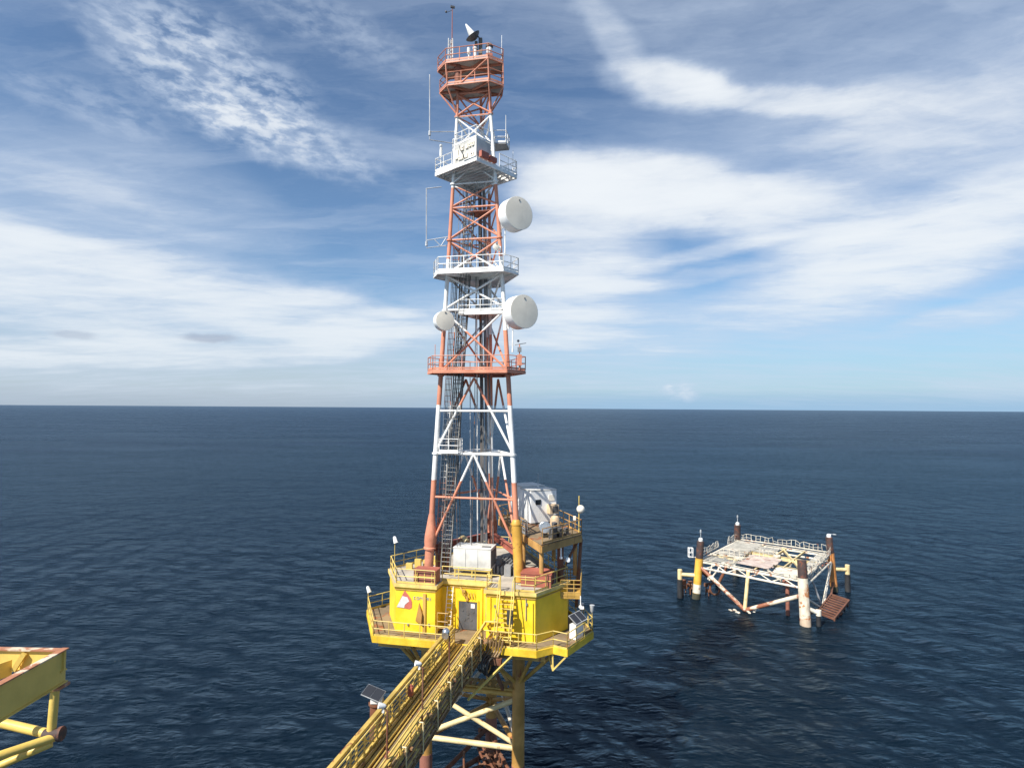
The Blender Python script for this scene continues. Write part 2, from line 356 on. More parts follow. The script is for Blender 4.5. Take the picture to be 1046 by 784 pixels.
# ------------------------------------------------------------------ sea
def make_sea():
    rs = [2.0]
    while rs[-1] < 70000: rs.append(rs[-1]*(1.0055 if rs[-1] < 900 else 1.03))
    R = np.array(rs)
    fine_a = np.linspace(-radians(62), radians(62), 900); coarse = np.linspace(radians(62), 2*pi-radians(62), 122)[1:-1]
    A = np.concatenate([fine_a, coarse]); nr, na = len(R), len(A)
    rr, aa = np.meshgrid(R, A, indexing='ij')
    X = rr*np.sin(aa); Y = rr*np.cos(aa); Z = np.zeros_like(X)
    rng = np.random.default_rng(11)
    cell = rr*.006
    for i in range(70):
        lam = .8*(11/.8)**rng.random(); k = 2*pi/lam
        th = radians(205) + rng.normal(0, .62)
        amp = .0046*lam**.68*(.5+rng.random()); ph = rng.random()*2*pi
        att = np.clip((lam/cell-3)/3, 0, 1)*np.clip(1.2-rr/420, 0, 1)
        w = k*(X*cos(th)+Y*sin(th))+ph
        Z += att*amp*(np.sin(w)+.22*np.cos(2*w))
    # wind patches change how high the ripples stand
    vs = np.stack([X, Y, Z], -1).reshape(-1, 3)
    vs = np.concatenate([vs, [[0,0,0]]]); c = len(vs)-1
    i = np.arange(nr-1)[:,None]*na; j = np.arange(na)[None,:]; j2 = (j+1) % na
    q = np.stack([i+j, i+na+j, i+na+j2, i+j2], -1).reshape(-1, 4)[:, ::-1]
    tri = np.stack([np.full(na, c), (np.arange(na)+1) % na, np.arange(na)], -1)[:, ::1]
    me = bpy.data.meshes.new('sea')
    me.vertices.add(len(vs)); me.vertices.foreach_set('co', vs.astype(np.float32).ravel())
    nl = q.size+tri.size; me.loops.add(nl)
    me.loops.foreach_set('vertex_index', np.concatenate([q.ravel(), tri.ravel()]).astype(np.int32))
    me.polygons.add(len(q)+len(tri))
    ls = np.concatenate([np.arange(len(q))*4, q.size+np.arange(len(tri))*3]).astype(np.int32)
    me.polygons.foreach_set('loop_start', ls)
    me.update(calc_edges=True); me.validate()
    me.polygons.foreach_set('use_smooth', [True]*len(me.polygons))
    m = bpy.data.materials.new('sea water'); m.use_nodes = True; t = NT(m.node_tree); b = t.n['Principled BSDF']
    pos = t.node('ShaderNodeNewGeometry').outputs['Position']
    big = t.noise(t.mapping(pos, rot=(0,0,radians(20)), scale=(.006,.016,1)), 1, 5, .6)
    t.l.new(t.mix(t.maprange(big, .35, .65), (.0021,.0066,.0120), (.0031,.0092,.0165)), b.inputs['Base Color'])
    gl = t.node('ShaderNodeBsdfGlossy', distribution='GGX'); gl.inputs['Color'].default_value = (.60,.80,1,1)
    fr = t.node('ShaderNodeFresnel'); fr.inputs['IOR'].default_value = 1.333
    b.inputs['Specular IOR Level'].default_value = 0; b.inputs['Roughness'].default_value = .6
    mx = t.node('ShaderNodeMixShader'); t.l.new(t.math('MINIMUM', t.math('MULTIPLY', fr.outputs[0], .70), .38), mx.inputs[0])
    t.l.new(b.outputs[0], mx.inputs[1]); t.l.new(gl.outputs[0], mx.inputs[2]); t.l.new(mx.outputs[0], t.n['Material Output'].inputs['Surface'])
    dist = t.node('ShaderNodeVectorMath', operation='LENGTH'); t.l.new(pos, dist.inputs[0])
    # farther out, more of the unresolved ripples act as roughness
    t.set(gl.inputs['Roughness'], t.math('ADD', t.maprange(big, .3, .7, .10, .17), t.maprange(dist.outputs['Value'], 60, 900, 0, .16)))
    h1 = t.noise(t.mapping(pos, rot=(0,0,radians(25)), scale=(1.0,1.8,1)), .72, 6, .6, .3)
    h2 = t.noise(t.mapping(pos, rot=(0,0,radians(-15)), scale=(1.0,1.5,1)), 2.1, 4, .6, .2)
    h3 = t.noise(t.mapping(pos, rot=(0,0,radians(12)), scale=(1,2.1,1)), .09, 4, .6)
    h4 = t.noise(t.mapping(pos, rot=(0,0,radians(8)), scale=(1,2.6,1)), .028, 5, .65)
    hh = t.math('ADD', t.math('ADD', t.math('MULTIPLY', h1, .55), t.math('MULTIPLY', h2, .26)), t.math('ADD', t.math('MULTIPLY', h3, t.maprange(dist.outputs['Value'], 80, 500, .9, 2.6)), t.math('MULTIPLY', h4, 5.5)))
    bp = t.node('ShaderNodeBump'); bp.inputs['Distance'].default_value = 1.0
    t.set(bp.inputs['Strength'], t.maprange(big, .3, .7, .48, .75)); t.l.new(hh, bp.inputs['Height']); [t.l.new(bp.outputs[0], q.inputs['Normal']) for q in (b, gl, fr)]
    me.materials.append(m)
    o = bpy.data.objects.new('sea', me); COL.objects.link(o)
    tag(o, 'dark blue open sea with small wind ripples out to the horizon', 'sea', None, 'structure')
make_sea()

# ------------------------------------------------------------------ tower geometry
TS = [(10,7.6),(17.2,7.12),(23.7,6.45),(30,5.72),(41.25,4.34),(53.25,2.8),(58,2.5),(70,2.5)]
TX = [(10,-2.40),(17.2,-2.43),(30,-2.58),(41.25,-2.75),(53.25,-3.04),(58,-3.15),(70,-3.3)]
def ip(tb, z):
    for (a, x), (b, y) in zip(tb, tb[1:]):
        if a <= z <= b: return lerp(x, y, (z-a)/(b-a))
def TP(u, v, z):
    """tower frame round the (slightly leaning) tower axis at height z"""
    return dirU(u, v, 0) + V((ip(TX, z), OY, z))
def TL(i, z):
    s = ip(TS, z); r = s/(2*sqrt(3))
    return TP(*[(-s/2,-r),(s/2,-r),(0,2*r)][i], z)
def tri_poly(L, c, z, du=0, dv=0):
    """truncated triangle (long faces L, corner faces c) round the tower axis"""
    S = L+2*c; a = S/(2*sqrt(3)); h = S*sqrt(3)/2
    k = [(-L/2,-a),(L/2,-a)]
    k.append((L/2+c/2, -a+c*sqrt(3)/2)); k.append((c/2, -a+h-c*sqrt(3)/2)); k.append((-c/2, -a+h-c*sqrt(3)/2)); k.append((-L/2-c/2, -a+c*sqrt(3)/2))
    return [TP(u+du, v+dv, z) for u, v in k]

DZ, LZ = 17.1, 13.6       # top deck of the house, lower deck
tw = thing('lattice_tower', 'tall red and white banded three legged lattice tower rising from the yellow deck house', 'tower', U(0,0,DZ))
for i in range(3):
    zs = [DZ+.02, 20.6, 26.45, 32.5, 37.67, 43.3, 47.85, 53.4, 57.4]; rad = [.24,.21,.195,.18,.165,.15,.14,.125,.11]
    mb = MB()
    for k in range(len(zs)-1):
        mb.tube(TL(i, zs[k]), TL(i, zs[k+1]), rad[k], rad[k+1], 12)
        if k: mb.lathe(TL(i, zs[k])-V((0,0,.06)), (0,0,1), [(rad[k]+.09,0),(rad[k]+.09,.12)], 12)
    leg = build(mb, 'leg', M['tower'], tw)
    if i != 1:
        fl = MB().lathe(TL(i, DZ+.1), TL(i, 22)-TL(i, DZ), [(.35,0),(.35,1.9),(.48,1.93),(.48,2.05),(.42,2.1),(.46,2.5),(.45,2.9),(.36,3.6),(.27,4.3),(.22,4.6)], 16)
        build(fl, 'leg_flare', M['orange'], leg)
    else:
        fl = MB().lathe(TL(i, DZ+.06), TL(i, 22)-TL(i, DZ), [(.37,0),(.37,4.1),(.40,4.12),(.40,4.22),(.24,4.5)], 16)
        build(fl, 'leg_sleeve', M['sleeve'], leg, 'rust streaked orange sleeve')
SIDES = [(0,1),(1,2),(0,2)]
# inverted V panels below
for (z0, z1, zf) in [(19.0, 26.45, 19.0), (26.45, 32.3, 26.45)]:
    for a, b in SIDES:
        apex = (TL(a, z1)+TL(b, z1))/2
        mb = MB().tube(TL(a, zf+.15), apex, .095, n=8).tube(TL(b, zf+.15), apex, .095, n=8)
        build(mb, 'cross_brace', M['tower'], tw)
for (z0, z1) in [(32.75,37.67),(37.67,40.5),(40.5,43.3),(43.3,45.9),(45.9,47.85),(47.85,50.65),(50.65,53.4),(53.4,55.3)]:
    r = .082 if z1 < 42 else .07
    for a, b in SIDES:
        mb = MB().tube(TL(a, z0+.12), TL(b, z1-.12), r, n=8).tube(TL(b, z0+.12), TL(a, z1-.12), r*.98, n=8)
        build(mb, 'cross_brace', M['tower'], tw)
for z, r in [(23.1,.10),(26.45,.13),(29.75,.10),(37.67,.10),(43.3,.09),(45.9,.09),(47.85,.08),(50.65,.08),(53.4,.08),(55.3,.08)]:
    mb = MB()
    for a, b in SIDES: mb.tube(TL(a, z), TL(b, z), r*.85, n=8)
    if z in (26.45, 43.3, 50.65):
        q = [(TL(a, z)+TL(b, z))/2 for a, b in SIDES]
        for k in range(3): mb.tube(q[k], q[(k+1)%3], r*.7, n=6)
    build(mb, 'horizontal_frame', M['tower'], tw)
# heavy red base frame
mb = MB()
for a, b in SIDES[1:]: mb.ibeam(TL(a, 19.15), TL(b, 19.15), .32, .5)
build(mb, 'base_frame', M['red'], tw)

def platform(name, poly, z, th, mat, railmat, railh=1.1, gap=None, joist=0, joistmat=None):
    p = build(MB().prism(poly, z-.06, z), name, mat, tw)
    mb = MB()
    n = len(poly)
    for k in range(n):
        a, b = V(poly[k]), V(poly[(k+1)%n]); a.z = b.z = z-.063-th/2
        mb.beam(a, b, .09, th)
    if joist:
        c = sum((V(q) for q in poly), V())/n
        for k in range(n):
            a = V(poly[k]); a.z = z-.15; e = V((c.x, c.y, z-.15)); mb.beam(a, e, .1, .18)
    build(mb, 'edge_beam', railmat, p)
    build(MB().rail([V((q[0],q[1],z)) for q in poly], railh, True, 1.1, .034), 'railing', railmat, p)
    return p
# T1 orange, T2 white
platform('platform_deck', tri_poly(5.8, 2.1, 32.9), 32.9, .22, M['orange'], M['orange'], 1.05, joist=1)
platform('platform_deck', tri_poly(5.2, 1.7, 40.55), 40.55, .16, M['white'], M['white'], 1.1, joist=1)
# small rest platform inside the legs
def inner(z, u0, mat, h=.9):
    s = ip(TS, z); r = s/(2*sqrt(3))
    po = [TP(u0,-r-.1,z), TP(s/2-.15,-r-.1,z), TP(.25,1.6*r,z), TP(u0*.4,.7*r,z)]
    p = build(MB().prism(po, z-.05, z), 'rest_platform', mat, tw)
    mb = MB()
    for a, b in zip(po, po[1:]+po[:1]): mb.beam(a-V((0,0,.17)), b-V((0,0,.17)), .08, .24)
    build(mb, 'edge_beam', mat, p); build(MB().rail(po, h, True, .9, .03), 'railing', mat, p)
inner(37.55, -1.25, M['white'])
# dark landing below the red bay
build(MB().prism([TP(-.6,-1.0,45.6), TP(1.3,-1.0,45.6), TP(.9,.3,45.6), TP(-.3,.6,45.6)], 45.55, 45.62), 'rest_platform', M['rustred'], tw)
# small white landing beside the ladder at the 26 m frame
p = build(MB().ubox(-1.95,-1.75,26.5,1.5,1.2,.08), 'rest_platform', M['white'], tw)
build(MB().rail([U(-2.7,-2.3,26.6),U(-1.2,-2.3,26.6),U(-1.2,-1.2,26.6)], 1.0, False, .7, .03), 'railing', M['white'], p)
# square equipment platform turned 45 degrees
cT3 = V((-3.02, 46.9, 49.0)); e1 = V((.665,.747,0)); e2 = V((-.747,.665,0)); hs = 2.32
sq = [cT3+(-e1-e2)*hs, cT3+(e1-e2)*hs, cT3+(e1+e2)*hs, cT3+(-e1+e2)*hs]
fl_ = MB().obox(cT3+e2*.62-V((0,0,.03)), e1*2*hs, e2*(2*hs-1.24), V((0,0,.06)))
for k in range(11):
    fl_.obox(cT3-e1*hs+e1*(k*.2*hs)-e2*(hs-.62)-V((0,0,.03)), e1*.24, e2*1.24, V((0,0,.06)))
p = build(fl_, 'platform_deck', M['white'], tw)
mb = MB()
for k in range(4): mb.beam(sq[k]-V((0,0,.22)), sq[(k+1)%4]-V((0,0,.22)), .1, .3)
for k in range(9):
    f = -1+.2+k*.2
    mb.beam(cT3+e1*hs*f-e2*hs*.97-V((0,0,.2)), cT3+e1*hs*f+e2*hs*.97-V((0,0,.2)), .09, .2)
build(mb, 'edge_beam', M['white'], p)
build(MB().rail([sq[1]*.5+sq[2]*.5, sq[1], sq[0]+(e1*2.6)], 1.05, False, 1.0, .032).rail([sq[0]+e2*2.7, sq[3], sq[2]], 1.05, False, 1.0, .032), 'railing', M['white'], p)
# small side balcony higher up
bal = [TP(1.5,-.5,51.2), TP(2.5,-.3,51.2), TP(2.5,.9,51.2), TP(1.3,.9,51.2)]
p = build(MB().prism(bal, 51.1, 51.2), 'balcony', M['grey'], tw)
build(MB().rail(bal, 1.0, True, .8, .03), 'railing', M['white'], p)
bal = [TP(-2.0,-.2,50.9), TP(-1.2,-.7,50.9), TP(-1.0,.4,50.9), TP(-1.8,.6,50.9)]
p = build(MB().prism(bal, 50.82, 50.9), 'balcony', M['white'], tw)
build(MB().rail(bal[:2]+bal[2:], 1.0, True, .8, .03), 'railing', M['white'], p)
# two orange top platforms

def oct_poly(L, c, z, du=0):
    q = c*.7071; a = L/2+q
    return [TP(u+du, v, z) for u, v in ((-L/2,-1.7),(L/2,-1.7),(a,-1.7+q),(a*.85,.55),(-a*.85,.55),(-a,-1.7+q))]
pt4 = oct_poly(3.4, 1.35, 55.7, -.2); pt5 = oct_poly(3.5, 1.4, 57.55, -.28)
platform('platform_deck', pt4, 55.7, .09, M['grating'], M['orange'], .95, joist=1)
platform('platform_deck', pt5, 57.55, .10, M['grating'], M['orange'], 1.05, joist=1)
for k in (0,1,2,3,4): build(MB().tube(pt4[k], pt5[k]-V((0,0,.1)), .055, n=6), 'post', M['orange'], tw)
build(MB().tube(pt4[0].lerp(pt4[1], .35), pt5[1]-V((0,0,.15)), .07, n=6), 'diagonal', M['orange'], tw)
for k in range(6): build(MB().tube(pt4[k]-V((0,0,.15)), TL([0,1,1,2,2,0][k], 53.6), .06, n=6), 'knee_brace', M['orange'], tw)
build(MB().tube(TP(-1.2,-1.0,55.6), TP(-1.2,-1.0,57.6), .3, n=10), 'access_shaft', M['rustred'], tw)

# caged ladder, cable ladders, risers
def face_pt(fu, z, off=-.35):
    s = ip(TS, z); return TP(fu, -s/(2*sqrt(3))+off, z)
la, lb = (-2.35, DZ), (-.45, 46.0)
def lad(z, off=.35): return face_pt(lerp(la[0], lb[0], (z-la[1])/(lb[1]-la[1])), z, off)
mb = MB().ladder(lad(DZ), lad(47.6), dirU(1,0), .72, .04, .34)
ladr = build(mb, 'ladder', M['ladder'], tw)
mb = MB(); z = DZ+2.2; rings = []
while z < 47.5:
    c = lad(z); ring = [c+dirU(.40*cos(a), .62*sin(a)) for a in [pi-i*pi/6*-1 for i in range(7)]]
    mb.path(ring, .022, 4); rings.append(ring); z += .9
for k in range(1, 6):
    for a, b in zip(rings, rings[1:]): mb.tube(a[k], b[k], .016, n=4)
build(mb, 'safety_cage', M['dkgrey'], ladr)
mb = MB()
for k in range(5):
    w = -.34+.17*k
    mb.path([lad(zz, .55)+dirU(w+.02*sin(k*3+zz), .12*(k%2)) for zz in (DZ,22,27,32,37,42,47.5)], .035, 5)
build(mb, 'cable_bundle', M['cable'], tw)
def cableladder(u0, z0, u1, z1, off, w):
    f = lambda z: face_pt(lerp(u0, u1, (z-z0)/(z1-z0)), z, off)
    mb = MB().ladder(f(z0), f(z1), dirU(1,0), w, .03, .45); return mb, f
mb, f = cableladder(-2.95, 18.2, -1.62, 43.2, .55, .5)
build(mb, 'cable_ladder', M['tower'], tw)
mb = MB()
for k in range(4): mb.path([f(zz)+dirU(-.18+.12*k, .05) for zz in (18.2,24,31,38,43)], .028, 5)
build(mb, 'cable_bundle', M['pipe'], tw)
rgc = random.Random(31)
for k in range(9):
    fa, fb, vo = rgc.uniform(-.42,-.05), rgc.uniform(-.40,.0), rgc.uniform(.1,1.0)
    z1 = rgc.choice((40.5, 44, 47.6)); zs = [DZ+1.5, 22, 26, 30, 34, 38, z1]
    pts = [TP(lerp(fa, fb, (z-18)/30)*ip(TS, z)+rgc.uniform(-.04,.04), -ip(TS, z)/(2*sqrt(3))+vo, z) for z in zs]
    build(MB().path(pts, rgc.choice((.018,.024,.03)), 5), 'antenna_cable', M[rgc.choice(('cable','grey','pipe','galv'))], tw)
for k in range(6):
    u_, v_ = rgc.uniform(.2,1.0), rgc.uniform(-.5,.9)
    build(MB().path([TP(u_*1.3,v_,DZ+.5), TP(u_,v_*.8,32), TP(u_*.7,v_*.6,rgc.choice((43.2,47.6)))], rgc.choice((.02,.03)), 5), 'antenna_cable', M[rgc.choice(('cable','grey','pipe'))], tw)
def riser(u, v, z0, z1, r, mat):
    build(MB().path([TP(u, v, zz) for zz in (z0, 30, z1)], r, 10), 'riser_pipe', mat, tw)
riser(.1, .3, DZ, 47.8, .14, M['pipe']); riser(.42, .45, DZ, 47.8, .10, M['grey']); riser(-.25, .2, DZ, 40.6, .05, M['white'])
riser(.75, .9, DZ, 47.8, .12, M['tower']); riser(-.6, -.6, DZ, 32.4, .035, M['galv'])

# ------------------------------------------------------------------ antennas and equipment on the tower
def drum(label, face, R, depth, yaw, mount, group):
    yaw -= radians(5); n = V((sin(yaw), -cos(yaw), 0)); c = V(face); back = c-n*depth
    o = thing('drum_antenna', label, 'antenna', back, group)
    build(MB().lathe(back, n, [(R*.35,-.22),(R*.55,-.12),(R*.97,0),(R,.04),(R,depth-.05),(R*1.015,depth-.05),(R*1.015,depth-.005)], 40), 'shroud', M['drum'], o, sharp=30)
    build(MB().lathe(c, n, [(R*.995,-.03),(R*.99,.01),(R*.6,.035),(R*.2,.05)], 40), 'radome', M['radome'], o)
    up = V((0,0,1))
    build(MB().lathe(c+up*R*.78+n*.035, n, [(.07,0),(.07,.02)], 12), 'badge', M['grey'], o)
    mp = V(mount); a = back-n*.2
    mb = MB().tube(mp-up*R*.9, mp+up*R*.9, .07, n=10)
    for s in (-.45, .45): mb.tube(a+up*s*R, mp+up*s*R, .06, n=8)
    mb.tube(back+n.cross(up)*R*.6, mp-up*.8*R, .035, n=6)
    build(mb, 'mount', M['white'], o)
    return o
G = 'drum shaped microwave antennas on the tower'
drum('big white drum antenna beside the red band, upper of the two large ones', (.45,43.35,44.55), 1.24, 1.02, radians(40), TP(2.15,-1.05,44.6)+V((0,0,0)), G)
drum('big white drum antenna beside the white band, lower of the two large ones', (.88,43.0,37.1), 1.24, 1.02, radians(40), TP(2.75,-1.4,37.2), G)
drum('smaller white drum antenna on the left leg of the tower', (-5.02,43.7,36.5), .74, .62, radians(34), TL(0,36.5)+V((-.15,-.35,0)), G)
drum('tiny white round dish on the right leg above the white railing', (-1.25,44.4,42.3), .26, .18, radians(25), TL(1,42.3)+V((0,-.15,0)), G)

def folded(label, p0, p1, arms, g):
    o = thing('side_antenna', label, 'antenna', p0, g)
    build(MB().tube(p0, p1, .045, n=6).lathe(V(p0)-V((0,0,.25)), (0,0,1), [(.10,0),(.10,.35),(.05,.4)], 8), 'mast', M['galv'], o)
    for a, b in arms: build(MB().tube(a, b, .035, n=6), 'boom', M['galv'], o)
    return o
G = 'tall aerials held off the left side of the tower'
folded('upper tall thin aerial on a boom beside the orange tower top', (-6.7,46,51.9), (-6.75,46,56.6), [((-6.7,46,51.95),TL(0,52.2)), ((-6.7,46,51.3),TL(0,51.2)), ((-6.7,46,51.95),(-6.7,46,51.3))], G)
folded('lower tall thin aerial on a lattice boom beside the red band', (-6.85,46,43.0), (-6.9,46,47.4), [((-6.85,46,43.2),TL(0,43.6)), ((-6.85,46,42.6),TL(0,42.9)), ((-6.2,46,43.25),(-5.7,46,42.75)), ((-5.7,46,42.75),(-5.3,46,43.4)), ((-6.9,46,47.35),(-5.7,46,47.5))], G)

def whip(label, p, h, r=.035, base=0.0, mat='white', g='slender whip aerials on the tower', stub=0):
    mb = MB().tube(p, V(p)+V((0,0,h)), r, r*.7, 6)
    if stub: mb.tube(V(p)+V((0,0,h-stub)), V(p)+V((0,0,h)), .11, n=8)
    mb.lathe(V(p)-V((0,0,.02)), (0,0,1), [(.07,0),(.07,.25)], 8)
    return single(mb, 'whip_aerial', M[mat], label, 'aerial', p, g)
whip('stubby white aerial standing on the left corner of the white cabinet platform', sq[3]+V((.45,-.25,.02)), 2.1, stub=.95)
whip('thin white whip standing on the grey side balcony', TP(2.45,-.2,51.2), 2.3)
whip('thin white whip on the right corner of the cabinet platform', sq[1]+V((-.3,.1,.02)), 2.0)
whip('short whip near the right corner rail of the cabinet platform', sq[1]+V((-.1,.45,.02)), 1.4, mat='galv')
whip('thin whip on the right rail of the topmost platform', pt5[2]+V((-.12,.05,.02)), 2.2, mat='galv')
whip('short red rod on the left end of the orange walkway platform', tri_poly(5.8,2.1,32.92)[0]+V((.15,.1,0)), 1.9, mat='orange')
whip('white panel aerial strapped beside the left white leg', TP(-1.75,.0,50.92), 1.9, .09)
whip('white vertical rod under the upper big drum antenna', TP(2.45,-1.2,41.9), 2.6, .06)
whip('white vertical rod under the lower big drum antenna', TP(3.05,-1.5,34.3), 2.6, .06)

# lattice mast + wind sensor on top platform
o = thing('lattice_mast', 'small white lattice mast with red pole and wind sensor on the tower top', 'mast', (-5.12,46.2,57.57))
mb = MB(); b = V((-5.12,46.2,57.57))
cs = [V((.22*cos(a),.22*sin(a),0)) for a in (pi/2, pi*7/6, pi*11/6)]
for k in range(3): mb.tube(b+cs[k], b+cs[k]*.9+V((0,0,2.1)), .035, n=6)
for i in range(7):
    for k in range(3): mb.tube(b+cs[k]+V((0,0,.3*i)), b+cs[(k+1)%3]+V((0,0,.3*(i+1))), .02, n=4); mb.tube(b+cs[k]+V((0,0,.3*i)), b+cs[(k+1)%3]+V((0,0,.3*i)), .016, n=4)
build(mb, 'lattice', M['white'], o)
build(MB().tube(b+V((.1,0,.4)), b+V((.1,0,4.7)), .045, .03, 6), 'pole', M['red'], o)
build(MB().box(b+V((.12,0,4.75)), .34, .12, .16, .3).tube(b+V((-.35,0,4.3)), b+V((.1,0,4.5)), .02, n=5).ball(b+V((-.4,0,4.35)), .09, 8), 'wind_sensor', M['dkgrey'], o)
# steerable dish on the tower top
o = thing('satellite_dish', 'white dish with dark bowl tipped skyward on the tower top', 'dish', (-3.15,46.2,57.57))
b = V((-3.15,46.2,57.57)); n = V((-.55,-.25,.80)).normalized()
build(MB().lathe(b, (0,0,1), [(.24,0),(.24,.1),(.16,.12),(.15,1.25),(.2,1.27),(.2,1.4)], 12), 'pedestal', M['white'], o)
d = b+V((-.15,-.05,2.25))
prof = [(r_*.68, h_*.68) for r_, h_ in [(.05,-.42),(.45,-.30),(.85,.02),(.92,.16),(.88,.16),(.44,-.2),(.06,-.3)]]
build(MB().lathe(d, n, prof, 28), 'bowl', M['dkgrey'], o)
build(MB().lathe(d+n*-.2, n, [(.32,.25),(.20,.75),(.06,1.25),(.03,1.3)], 14), 'feed_cone', M['white'], o)
build(MB().tube(b+V((.1,.1,1.2)), d-n*.4, .12, n=8).box(b+V((.42,.12,1.55)), .3, .35, 1.3).tube(b+V((.42,.1,2.1)), d+n*.1+V((.35,0,.1)), .05, n=6), 'yoke', M['dkgrey'], o)
build(MB().lathe(b+V((-.5,-.1,.8)), (0,0,1), [(.06,-.8),(.06,0),(.14,.02),(.14,.5),(.05,.55)], 10), 'counterweight', M['white'], o)
# beacon
o = thing('beacon_lamp', 'white beacon lamp with a dark cap on the tower top', 'lamp', (-2.0,46,57.57))
b = V((-2.0,46,57.57))
build(MB().tube(b, b+V((0,0,.75)), .13, n=8).box(b+V((0,0,.35)), .55,.45,.7), 'stand', M['red'], o)
build(MB().lathe(b+V((0,0,.76)), (0,0,1), [(.18,0),(.24,.15),(.24,.45),(.18,.55)], 14), 'lens', M['lens'], o)
build(MB().lathe(b+V((0,0,1.31)), (0,0,1), [(.30,0),(.32,.12),(.20,.28),(.05,.33)], 14), 'cap', M['dkgrey'], o)

# equipment cabinet on the square platform
o = thing('equipment_cabinet', 'white equipment cabinet behind panels and boxes on the square tower platform', 'cabinet', sq[0]+e1*.8+e2*1.4)
def CB(a, b, z): return sq[0]+e1*a+e2*b+V((0,0,z*.76))
def cbox(mb, a0, a1, b0, b1, z0, z1): return mb.obox(CB((a0+a1)/2,(b0+b1)/2,(z0+z1)/2), e1*(a1-a0), e2*(b1-b0), V((0,0,(z1-z0)*.76)))
build(cbox(MB(), .12, 1.7, .1, 2.5, .01, 2.0), 'body', M['cab'], o)
build(MB().rail([CB(1.7,.1,2.0),CB(.12,.1,2.0),CB(.12,2.5,2.0),CB(1.7,2.5,2.0)], .95, False, .8, .03), 'roof_railing', M['white'], o)
for b0, z0, w, h in [(.3,1.25,.25,.4),(.62,1.25,.25,.4),(.95,1.2,.25,.45),(1.45,1.2,.3,.4),(.35,.25,.3,.3),(1.0,.3,.3,.35),(1.5,.3,.5,.4),(2.05,.5,.3,.9)]:
    build(cbox(MB(), .02, .117, b0, b0+w, z0, z0+h), 'junction_box', M['radome'], o)
mb = MB()
for b0, z0, w, h in [(.45,.35,.12,.14),(1.38,.35,.07,.2),(1.42,.8,.08,.12),(1.62,1.05,.06,.08),(1.85,.45,.07,.12),(.38,1.4,.08,.1),(.7,1.4,.08,.1),(1.5,1.35,.1,.12)]:
    cbox(mb, 0.0, .016, b0, b0+w, z0, z0+h)
mb.path([CB(.05,1.3,.1),CB(-.05,1.4,.7),CB(-.02,1.7,1.2),CB(.03,1.9,1.8)], .03, 5)
build(mb, 'socket', M['dkgrey'], o)
o = single(cbox(cbox(MB(), .3, 1.1, .02-.32, -.02, .02, .62), 1.25, 2.0, -.3, -.02, .02, .5), 'red_box', M['red'], 'pair of dull red boxes below the shaded side of the tower cabinet', 'box', sq[0]+e1*.7)
# small gauge on the orange platform's right end
o = thing('weather_sensor', 'small weather sensor on a post at the right end of the orange walkway', 'sensor', (.55,44.2,32.91))
b = V((.55,44.2,32.91))
build(MB().tube(b, b+V((0,0,1.9)), .05, n=6).box(b+V((0,0,.7)), .35,.3,.8), 'post', M['orange'], o)
build(MB().box(b+V((0,0,1.5)), .3,.25,.35).tube(b+V((-.35,0,1.85)), b+V((.5,.1,2.0)), .025, n=5).ball(b+V((-.1,0,2.15)), .1, 8), 'head', M['grey'], o)

# ------------------------------------------------------------------ yellow deck house
H = [(-5.2,-4.4),(-2.14,-4.4),(-2.14,-2.9),(1.66,-2.9),(1.66,-4.4),(5.2,-4.4),(7.1,-1.1),(1.9,7.9),(-1.9,7.9),(-7.1,-1.1)]
hs_ = thing('deck_house', 'bright yellow many sided deck house with grey door under the tower', 'deck house', U(0,0,LZ))
build(MB().uprism(H, LZ+.02, DZ-.2), 'wall', M['yellow'], hs_)
def grow(poly, d):
    n = len(poly); out = []
    for k in range(n):
        p0, p1, p2 = V((*poly[k-1],0)), V((*poly[k],0)), V((*poly[(k+1)%n],0))
        a, b = (p1-p0).normalized(), (p2-p1).normalized()
        na, nb = V((a.y,-a.x,0)), V((b.y,-b.x,0)); m = (na+nb); m = m/ max(.3, m.length_squared/2)
        q = p1+m*d; out.append((q.x, q.y))
    return out
Hg = grow(H, .14)
roof = build(MB().uprism(Hg, DZ-.197, DZ), 'top_deck', [M['deck']], hs_)
mb = MB()
for a, b in zip(Hg, Hg[1:]+Hg[:1]): mb.beam(U(*a, DZ-.10), U(*b, DZ-.10), .035, .26)
build(mb, 'fascia', M['yfas'], roof)
Hs = grow(H, .03); mb = MB()
for a, b in zip(Hs, Hs[1:]+Hs[:1]): mb.beam(U(*a, DZ-.42), U(*b, DZ-.42), .06, .07)
build(mb, 'wall_seam', M['ydirty'], hs_)
up = lambda L, z: [U(u, v, z) for u, v in L]
mb = MB().rail(up([(-2.2,-4.42),(-5.15,-4.42),(-7.05,-1.1),(-1.9,7.85),(1.9,7.85),(7.05,-1.1),(5.15,-4.42),(3.75,-4.42)], DZ), 1.05, False, 1.3, .034)
mb.rail(up([(2.65,-4.42),(1.72,-4.42),(1.72,-3.0),(-2.1,-3.0)], DZ), 1.05, False, 1.3, .034)
build(mb, 'railing', M['yrail'], roof)
# buttress pipe strip and shadow wedge on left panel
build(MB().ubox(-2.95,-4.46,LZ+.1,.22,.1,DZ-LZ-.7), 'wall_stiffener', M['ydirty'], hs_)
mb = MB().ubox(1.95,-4.45,LZ+.1,.1,.08,2.9).ubox(.95,-2.95,LZ+.1,.12,.08,3.0).ubox(5.0,-4.45,LZ+.1,.1,.08,2.7)
build(mb, 'wall_stiffener', M['yellow'], hs_)
